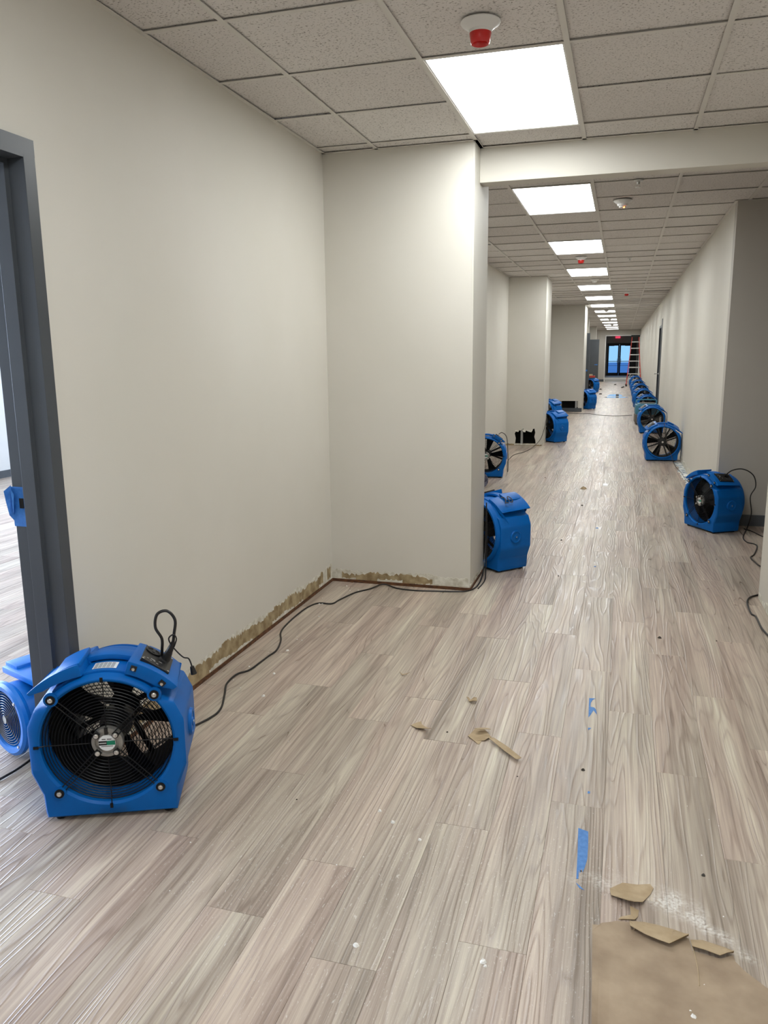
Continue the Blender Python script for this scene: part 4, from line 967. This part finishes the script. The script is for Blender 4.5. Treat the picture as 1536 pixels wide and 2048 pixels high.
# ============================================================ CORDS
def cord(pts, r, label, m_=M_cord, name='power_cord', sub=8):
    b = MB(); b.tube(catmull(pts, sub), r, 8); return tag(b.obj(name, m_, smooth=True), label, 'cord', None)
r_ = 0.0048
cp = [(-1.44,2.33,0.262),(-1.50,2.40,0.12)]
A_pts = [(-1.72,2.42,r_),(-1.70,2.56,r_),(-1.627,2.76,r_),(-1.62,2.867,r_),(-1.675,3.011,r_),(-1.722,3.12,r_),(-1.73,3.235,r_),(-1.694,3.299,r_),(-1.685,3.40,r_),(-1.68,3.489,r_),(-1.674,3.582,r_),(-1.71,3.718,r_),(-1.765,3.841,r_),(-1.787,3.981,r_),(-1.794,4.155,r_),(-1.786,4.303,r_),(-1.751,4.39,r_),(-1.669,4.399,r_),(-1.647,4.494,r_),(-1.603,4.655,r_),(-1.535,4.76,r_),(-1.471,4.863,0.012),(-1.363,4.82,r_),(-1.242,4.803,r_),(-1.119,4.82,r_),(-0.983,4.846,r_),(-0.90,4.885,r_),(-0.862,5.0,r_),(-0.862,5.2,0.02),(-0.868,5.33,0.10),(-0.87,5.385,0.25),(-0.872,5.40,0.45)]
cord(A_pts, r_, 'long black cord winding from the foreground fan along the torn wall to the pier corner')
cord([(-0.845,4.95,r_),(-0.835,5.15,r_),(-0.852,5.30,0.06),(-0.858,5.36,0.2),(-0.862,5.38,0.36),(-0.87,5.39,0.5)], 0.004, 'second black cord rising at the corner of the first pier')
cord([(-2.75,1.55,r_),(-2.40,1.85,r_),(-2.16,2.08,r_),(-2.112,2.16,0.008),(-2.11,2.30,0.01),(-2.15,2.42,r_)], r_, 'short black cord on the doorway floor beside the small blower')
cord([(0.875,7.15,0.487),(0.93,7.20,0.525),(1.01,7.26,0.535),(1.08,7.30,0.51),(1.13,7.31,0.46),(1.14,7.28,0.38),(1.10,7.24,0.30),(1.115,7.22,0.16),(1.10,7.26,0.03),(1.078,7.20,r_),(1.025,6.943,r_),(1.031,6.775,r_),(1.078,6.721,r_),(1.085,6.626,r_),(1.027,6.368,r_),(0.986,6.257,r_),(0.994,6.134,r_),(1.015,6.006,r_),(1.10,5.8,r_)], r_, 'black cord looping off the nearest right fan and across the side passage floor')
cord([(1.08,7.30,r_),(1.133,7.204,r_),(1.185,7.018,r_),(1.3,6.7,r_)], 0.004, 'thin black cord running right from the nearest right fan')
cord([(1.02,5.40,r_),(0.90,5.27,r_),(0.831,5.184,r_),(0.80,5.059,r_),(0.793,4.856,r_),(0.811,4.792,r_),(0.811,4.596,r_),(0.83,4.45,r_),(0.86,4.30,r_)], 0.0055, 'black cord hugging the near right wall base')
cord([(0.60,11.72,0.55),(0.615,11.70,0.42),(0.65,11.70,0.28),(0.70,11.68,0.14),(0.745,11.55,0.01),(0.755,11.1,r_),(0.785,10.645,r_),(0.79,10.177,r_),(0.815,9.7,r_),(0.80,8.6,r_),(0.77,7.75,r_)], 0.004, 'brown cord hanging over the second right fan and trailing along the wall', M_cord2)
cord([(-1.44,9.80,0.54),(-1.40,9.82,0.56),(-1.34,9.80,0.50),(-1.315,9.76,0.30),(-1.33,9.9,0.08),(-1.40,10.35,r_),(-1.49,10.995,r_),(-1.526,11.354,r_),(-1.532,12.057,r_),(-1.425,12.463,r_),(-1.349,13.0,0.02),(-1.26,13.32,0.12),(-1.205,13.39,0.3),(-1.195,13.6,0.44)], 0.005, 'brown cord running from the half-hidden fan to the second pier corner', M_cord2)
cord([(-1.60,21.3,r_),(-1.441,21.166,r_),(-1.2,20.95,r_),(-0.966,20.805,r_),(-0.745,20.838,r_),(-0.364,20.284,r_),(-0.009,20.24,r_),(0.28,20.5,r_)], 0.006, 'thin cord crossing the hall floor at the third pier', M_cord2)

# ============================================================ FLOOR LITTER
def flat(pts, th, label, cat, m_, name, zf=None, group=None, bevel=0):
    cxx = sum(p[0] for p in pts)/len(pts); cyy = sum(p[1] for p in pts)/len(pts)
    b = MB(); b.prism(pts, th, 0.0, zf); o = b.obj(name, m_); return tag(o, label, cat, group)
sheet = [(-0.009,1.943),(0.008,1.945),(0.015,1.958),(0.054,1.980),(0.087,1.984),(0.125,1.988),(0.186,1.982),(0.237,1.962),(0.242,1.919),(0.275,1.915),(0.307,1.908),(0.341,1.930),(0.343,1.908),(0.362,1.88),(0.408,1.838),(0.46,1.77),(0.62,1.60),(0.60,1.2),(0.30,0.9),(0.02,0.8),(-0.002,1.2),(0.001,1.616)]
# sheet as a gently rippled grid clipped to the outline
def inside(x, y, P_):
    c = False; n = len(P_)
    for k in range(n):
        (x0,y0),(x1,y1) = P_[k], P_[(k+1)%n]
        if (y0 > y) != (y1 > y) and x < (x1-x0)*(y-y0)/(y1-y0)+x0: c = not c
    return c
rp = lambda x, y: 0.0022+0.0009*math.sin(x*41+y*17)+0.0007*math.sin(y*53-x*11)+(0.004*max(0, 1-abs(x)/0.02) if y > 1.5 else 0)
bm = bmesh.new()
ov = [bm.verts.new((x, y, 0)) for x, y in sheet]; bm.faces.new(ov)
for k in range(1, 26): 
    x = -0.01+0.63*k/26; bmesh.ops.bisect_plane(bm, geom=bm.verts[:]+bm.edges[:]+bm.faces[:], plane_co=(x,0,0), plane_no=(1,0,0))
for k in range(1, 44):
    y = 0.8+1.2*k/44; bmesh.ops.bisect_plane(bm, geom=bm.verts[:]+bm.edges[:]+bm.faces[:], plane_co=(0,y,0), plane_no=(0,1,0))
for v in bm.verts: v.co.z = max(0.0016, rp(v.co.x, v.co.y))
ex = bmesh.ops.extrude_face_region(bm, geom=bm.faces[:])
for v in [g for g in ex['geom'] if isinstance(g, bmesh.types.BMVert)]: v.co.z = max(v.co.z-0.001, 0.0003)
bmesh.ops.recalc_face_normals(bm, faces=bm.faces)
me = bpy.data.meshes.new('paper_sheet'); bm.to_mesh(me); bm.free(); me.materials.append(M_kraft)
sh = thing('paper_sheet', 'large torn brown kraft floor paper sheet at the bottom right', 'paper'); link('sheet', me, sh)
def fold(name, ridge, edge, lift, label, parent):
    """folded-back strip: ridge line sits up, edge line lies on the sheet"""
    n = len(ridge); b = MB(); rows_ = []
    for f_ in (0, 0.25, 0.5, 0.75, 1.0):
        rows_.append([(r[0]+(e[0]-r[0])*f_, r[1]+(e[1]-r[1])*f_, 0.0035+lift*math.sin(min(1.0, f_*1.0+0.10)*PI*0.55)) for r, e in zip(ridge, edge)])
    for q in range(4):
        for k in range(n-1): b.poly([rows_[q][k], rows_[q][k+1], rows_[q+1][k+1], rows_[q+1][k]])
    lo = [(x, y, z-0.0012) for x, y, z in rows_[-1]]
    for k in range(n-1): b.poly([rows_[-1][k], rows_[-1][k+1], lo[k+1], lo[k]]); b.poly([lo[k], lo[k+1], rows_[0][k+1], rows_[0][k]])
    o = b.obj(name, M_kraft2, parent, smooth=True); o['label'] = label; return o
fold('folded_flap', [(0.087,1.984),(0.125,1.990),(0.16,1.988),(0.20,1.982),(0.236,1.966)], [(0.088,1.952),(0.124,1.930),(0.158,1.918),(0.185,1.911),(0.236,1.960)], 0.014, 'folded-back flap of kraft paper', sh)
fold('folded_flap', [(0.240,1.955),(0.27,1.962),(0.30,1.955),(0.325,1.950),(0.342,1.934)], [(0.241,1.920),(0.272,1.915),(0.306,1.905),(0.325,1.920),(0.342,1.930)], 0.012, 'folded-back flap of kraft paper', sh)
b = MB(); b.tube([(0.241,1.955,0.004),(0.247,1.90,0.005),(0.250,1.85,0.004),(0.249,1.80,0.003)], 0.0012, 5); b.obj('tear_edge', M_kraft2, sh)
b = MB(); b.torus((0.094,1.962,0.008),(0.8,0.5,0.1),0.010,0.0013,20,5); b.obj('curled_edge', M_kraft2, sh)
curl = lambda x0, y0, dx, dy, h: (lambda x, y: 0.0016+h*max(0.0, min(1.0, (x-x0)*dx+(y-y0)*dy))**2)
flat([(0.034,2.111),(0.038,2.078),(0.087,2.047),(0.094,2.050),(0.099,2.046),(0.123,2.064),(0.132,2.09),(0.146,2.117),(0.155,2.146),(0.146,2.163),(0.11,2.150),(0.069,2.147)], 0.0012, 'rounded torn kraft paper piece with raised lower edge, above the big sheet', 'paper', M_kraft2, 'paper_scrap', lambda x, y: 0.0025+0.020*max(0.0, 1-(y-2.045)/0.06)**2)
flat([(0.089,2.043),(0.113,2.040),(0.110,2.012),(0.102,1.995),(0.070,1.989),(0.058,1.988),(0.065,1.999),(0.091,2.007)], 0.0012, 'little kraft paper bit between the rounded piece and the big sheet', 'paper', M_kraft2, 'paper_scrap', lambda x, y: 0.004+0.004*math.sin(x*90))
flat([(-0.969,3.457),(-0.951,3.439),(-0.927,3.446),(-0.919,3.468),(-0.93,3.455),(-0.95,3.450)], 0.0012, 'tiny curled paper shaving, leftmost on the floor', 'paper', M_kraft2, 'paper_scrap', lambda x, y: 0.003+0.012*abs(x+0.945)/0.03)
flat([(-0.601,3.253),(-0.592,3.262),(-0.583,3.252),(-0.570,3.262),(-0.555,3.258),(-0.550,3.230),(-0.569,3.224),(-0.585,3.234)], 0.0012, 'small crumpled kraft scrap, the upper one of the middle scraps', 'paper', M_kraft2, 'paper_scrap', lambda x, y: 0.003+0.014*abs(math.sin(x*70)))
flat([(-0.778,2.946),(-0.765,2.97),(-0.746,2.992),(-0.735,2.965),(-0.720,2.944),(-0.700,2.918),(-0.678,2.894),(-0.717,2.909),(-0.747,2.919)], 0.0012, 'pointed kraft scrap with a curled tail, left of the middle scraps', 'paper', M_kraft2, 'paper_scrap', lambda x, y: 0.003+0.022*max(0, (x+0.778)/0.10)*max(0, 1-(y-2.90)/0.07))
flat([(-0.531,2.914),(-0.525,2.945),(-0.515,2.976),(-0.49,2.99),(-0.47,2.980),(-0.455,2.955),(-0.438,2.928),(-0.448,2.908),(-0.460,2.893),(-0.471,2.891),(-0.474,2.868),(-0.482,2.862),(-0.495,2.878),(-0.505,2.888),(-0.518,2.900)], 0.0012, 'palm-size jagged kraft scrap in the middle of the floor', 'paper', M_kraft2, 'paper_scrap', lambda x, y: 0.0045+0.004*math.sin(x*60+y*40))
flat([(-0.512,2.948),(-0.49,2.975),(-0.46,2.985),(-0.447,2.97),(-0.47,2.955),(-0.495,2.945)], 0.0012, 'curled kraft sliver on top of the jagged scrap', 'paper', M_kraft2, 'paper_scrap', lambda x, y: 0.014+0.010*max(0, 1-(y-2.945)/0.04))
flat([(-0.448,2.908),(-0.425,2.909),(-0.362,2.850),(-0.300,2.778),(-0.306,2.766),(-0.320,2.766),(-0.375,2.824)], 0.0012, 'long narrow kraft strip pointing right from the jagged scrap', 'paper', M_kraft2, 'paper_scrap', lambda x, y: 0.004+0.010*max(0.0, min(1.0, ((x+y*0.9)-2.13)/0.05)))
def tape(pts, label, th=0.0006): return flat(pts, th, label, 'tape', M_tape2, 'tape_strip', lambda x, y: 0.0011)
tape([(-0.069,2.392),(-0.037,2.380),(-0.034,2.30),(-0.034,2.234),(-0.040,2.188),(-0.045,2.165),(-0.048,2.185),(-0.052,2.159),(-0.056,2.175),(-0.055,2.132),(-0.061,2.131),(-0.064,2.25)], 'long torn strip of blue tape on the floor, nearest the camera')
tape([(-0.061,2.112),(-0.052,2.104),(-0.036,2.085),(-0.051,2.092)], 'thin blue tape sliver just below the long tape strip')
tape([(-0.075,3.417),(-0.047,3.421),(-0.059,3.402),(-0.066,3.369),(-0.066,3.328),(-0.050,3.324),(-0.042,3.308),(-0.036,3.257),(-0.045,3.277),(-0.052,3.295),(-0.061,3.253),(-0.070,3.219)], 'forked blue tape remnant on the floor, further up than the long strip')
tape([(-0.068,3.122),(-0.055,3.123),(-0.066,3.099)], 'tiny blue tape triangle below the forked remnant')
for (x, y, s, lab) in ((-0.15,7.05,0.022,'small oval blue tape speck, level with the nearest right fan'), (-0.125,5.72,0.014,'tiny blue tape speck on the seam beyond the forked remnant'), (-0.045,2.62,0.008,'blue tape crumb between the tape strips')):
    flat([(x-s*.5,y-s),(x+s*.5,y-s*.8),(x+s*.6,y+s*.7),(x-s*.4,y+s)], 0.0006, lab, 'tape', M_tape2, 'tape_strip', lambda x, y: 0.0011)
flat([(-0.155,9.42),(-0.105,9.42),(-0.105,9.58),(-0.155,9.58)], 0.0008, 'small white label lying on the floor in mid hall', 'paper', M_paper, 'floor_label', lambda x, y: 0.0014)
# grit and plaster chips
def chip(x, y, s, m_, label, name, group):
    rr = random.Random(int(x*1e4)+int(y*1e3)); b = MB(); n = 6
    top = [(x+s*0.55*math.cos(2*PI*k/n)*rr.uniform(.6,1), y+s*0.55*math.sin(2*PI*k/n)*rr.uniform(.6,1)) for k in range(n)]
    bot = [(x+s*math.cos(2*PI*k/n)*rr.uniform(.7,1), y+s*math.sin(2*PI*k/n)*rr.uniform(.7,1)) for k in range(n)]
    i = len(b.v); b.v += [(p[0], p[1], 0.0003) for p in bot]+[(p[0], p[1], 0.0003+s*rr.uniform(.35,.7)) for p in top]
    for k in range(n): k2 = (k+1) % n; b.f.append((k, k2, n+k2, n+k)); b.mi.append(0)
    b.f.append(tuple(range(n, 2*n))); b.mi.append(0); b.f.append(tuple(reversed(range(n)))); b.mi.append(0)
    return tag(b.obj(name, m_), label, 'debris', group)
for (x, y, s) in ((0.298,2.248,0.008),(-0.072,2.77,0.009),(0.26,4.30,0.014),(-0.62,2.93,0.006),(-0.05,2.17,0.004),(-1.02,2.30,0.004),(0.63,3.2,0.005),(-0.30,2.66,0.004),(0.09,1.84,0.003),(-0.33,8.1,0.015),(-0.42,6.5,0.012),(-0.36,5.4,0.008),(0.55,4.33,0.006)):
    chip(x, y, s, M_grit, 'dark crumb of grit on the plank floor', 'grit_crumb', 'dark grit crumbs on the floor')
rr = random.Random(5)
pl = [(-0.27,1.735,0.012),(-0.262,1.722,0.006),(0.228,1.70,0.010),(0.222,1.715,0.005),(-0.72,2.31,0.008),(-0.66,2.26,0.010),(-0.55,2.19,0.008),(-0.60,1.70,0.010),(-1.50,3.05,0.012),(-1.56,3.3,0.010),(-1.62,3.6,0.012)]
pl += [(rr.uniform(-1.3,0.4), rr.uniform(1.35,2.7), rr.uniform(0.0016,0.0034)) for _ in range(34)] + [(rr.uniform(-1.80,-1.6), rr.uniform(2.9,4.8), rr.uniform(0.003,0.008)) for _ in range(16)]
for (x, y, s) in pl:
    chip(x, y, s, M_chip, 'white plaster chip scattered on the plank floor', 'plaster_chip', 'white plaster chips on the floor')
# far debris: leaf-like bits and white plaster litter along the right wall base
chip(-0.36, 9.15, 0.045, M_kraft2, 'crumpled brown scrap in mid hall, left of the shiny grain', 'paper_scrap', None)['category'] = 'paper'
for k, (x, y) in enumerate(((-1.0,33.6),(-0.85,35.1),(0.02,36.9),(0.08,37.6),(-0.75,31.0),(-0.3,40.5))):
    chip(x, y, 0.07, M_grit, 'dark litter scrap on the floor near the far end', 'litter_scrap', 'dark litter at the far end')
rr = random.Random(11); b = MB()
pts_l = []; pts_r = []
y = 8.2
while y < 11.7:
    w = 0.05+0.05*rr.random(); pts_l.append((XR-0.012-w, y)); y += 0.07
strip = pts_l + [(XR-0.004, 11.7), (XR-0.004, 8.2)]
flat(strip, 0.003, 'ragged white and grey plaster litter along the right wall base', 'debris', noise_mat('litter_white', s2l(120,135,150), s2l(232,232,226), 14, 0.6, 0.6, 40, 0.006, lo=0.42, hi=0.55), 'plaster_litter', lambda x, y: 0.006+0.004*math.sin(y*31))['kind'] = 'stuff'
# wet film that mirrors the exit doors
for pts, lab in (([(-0.62,29.0),(-0.45,28.7),(-0.05,28.6),(0.25,28.9),(0.22,29.25),(-0.2,29.4),(-0.5,29.3)], 'nearer shiny wet patch on the floor before the ladder'), ([(-0.5,29.9),(-0.2,29.7),(0.05,29.9),(0.02,30.6),(-0.15,31.2),(-0.4,30.9)], 'farther shiny wet patch on the floor before the ladder')):
    flat(pts, 0.001, lab, 'puddle', M_water, 'wet_patch', lambda x, y: 0.0012)
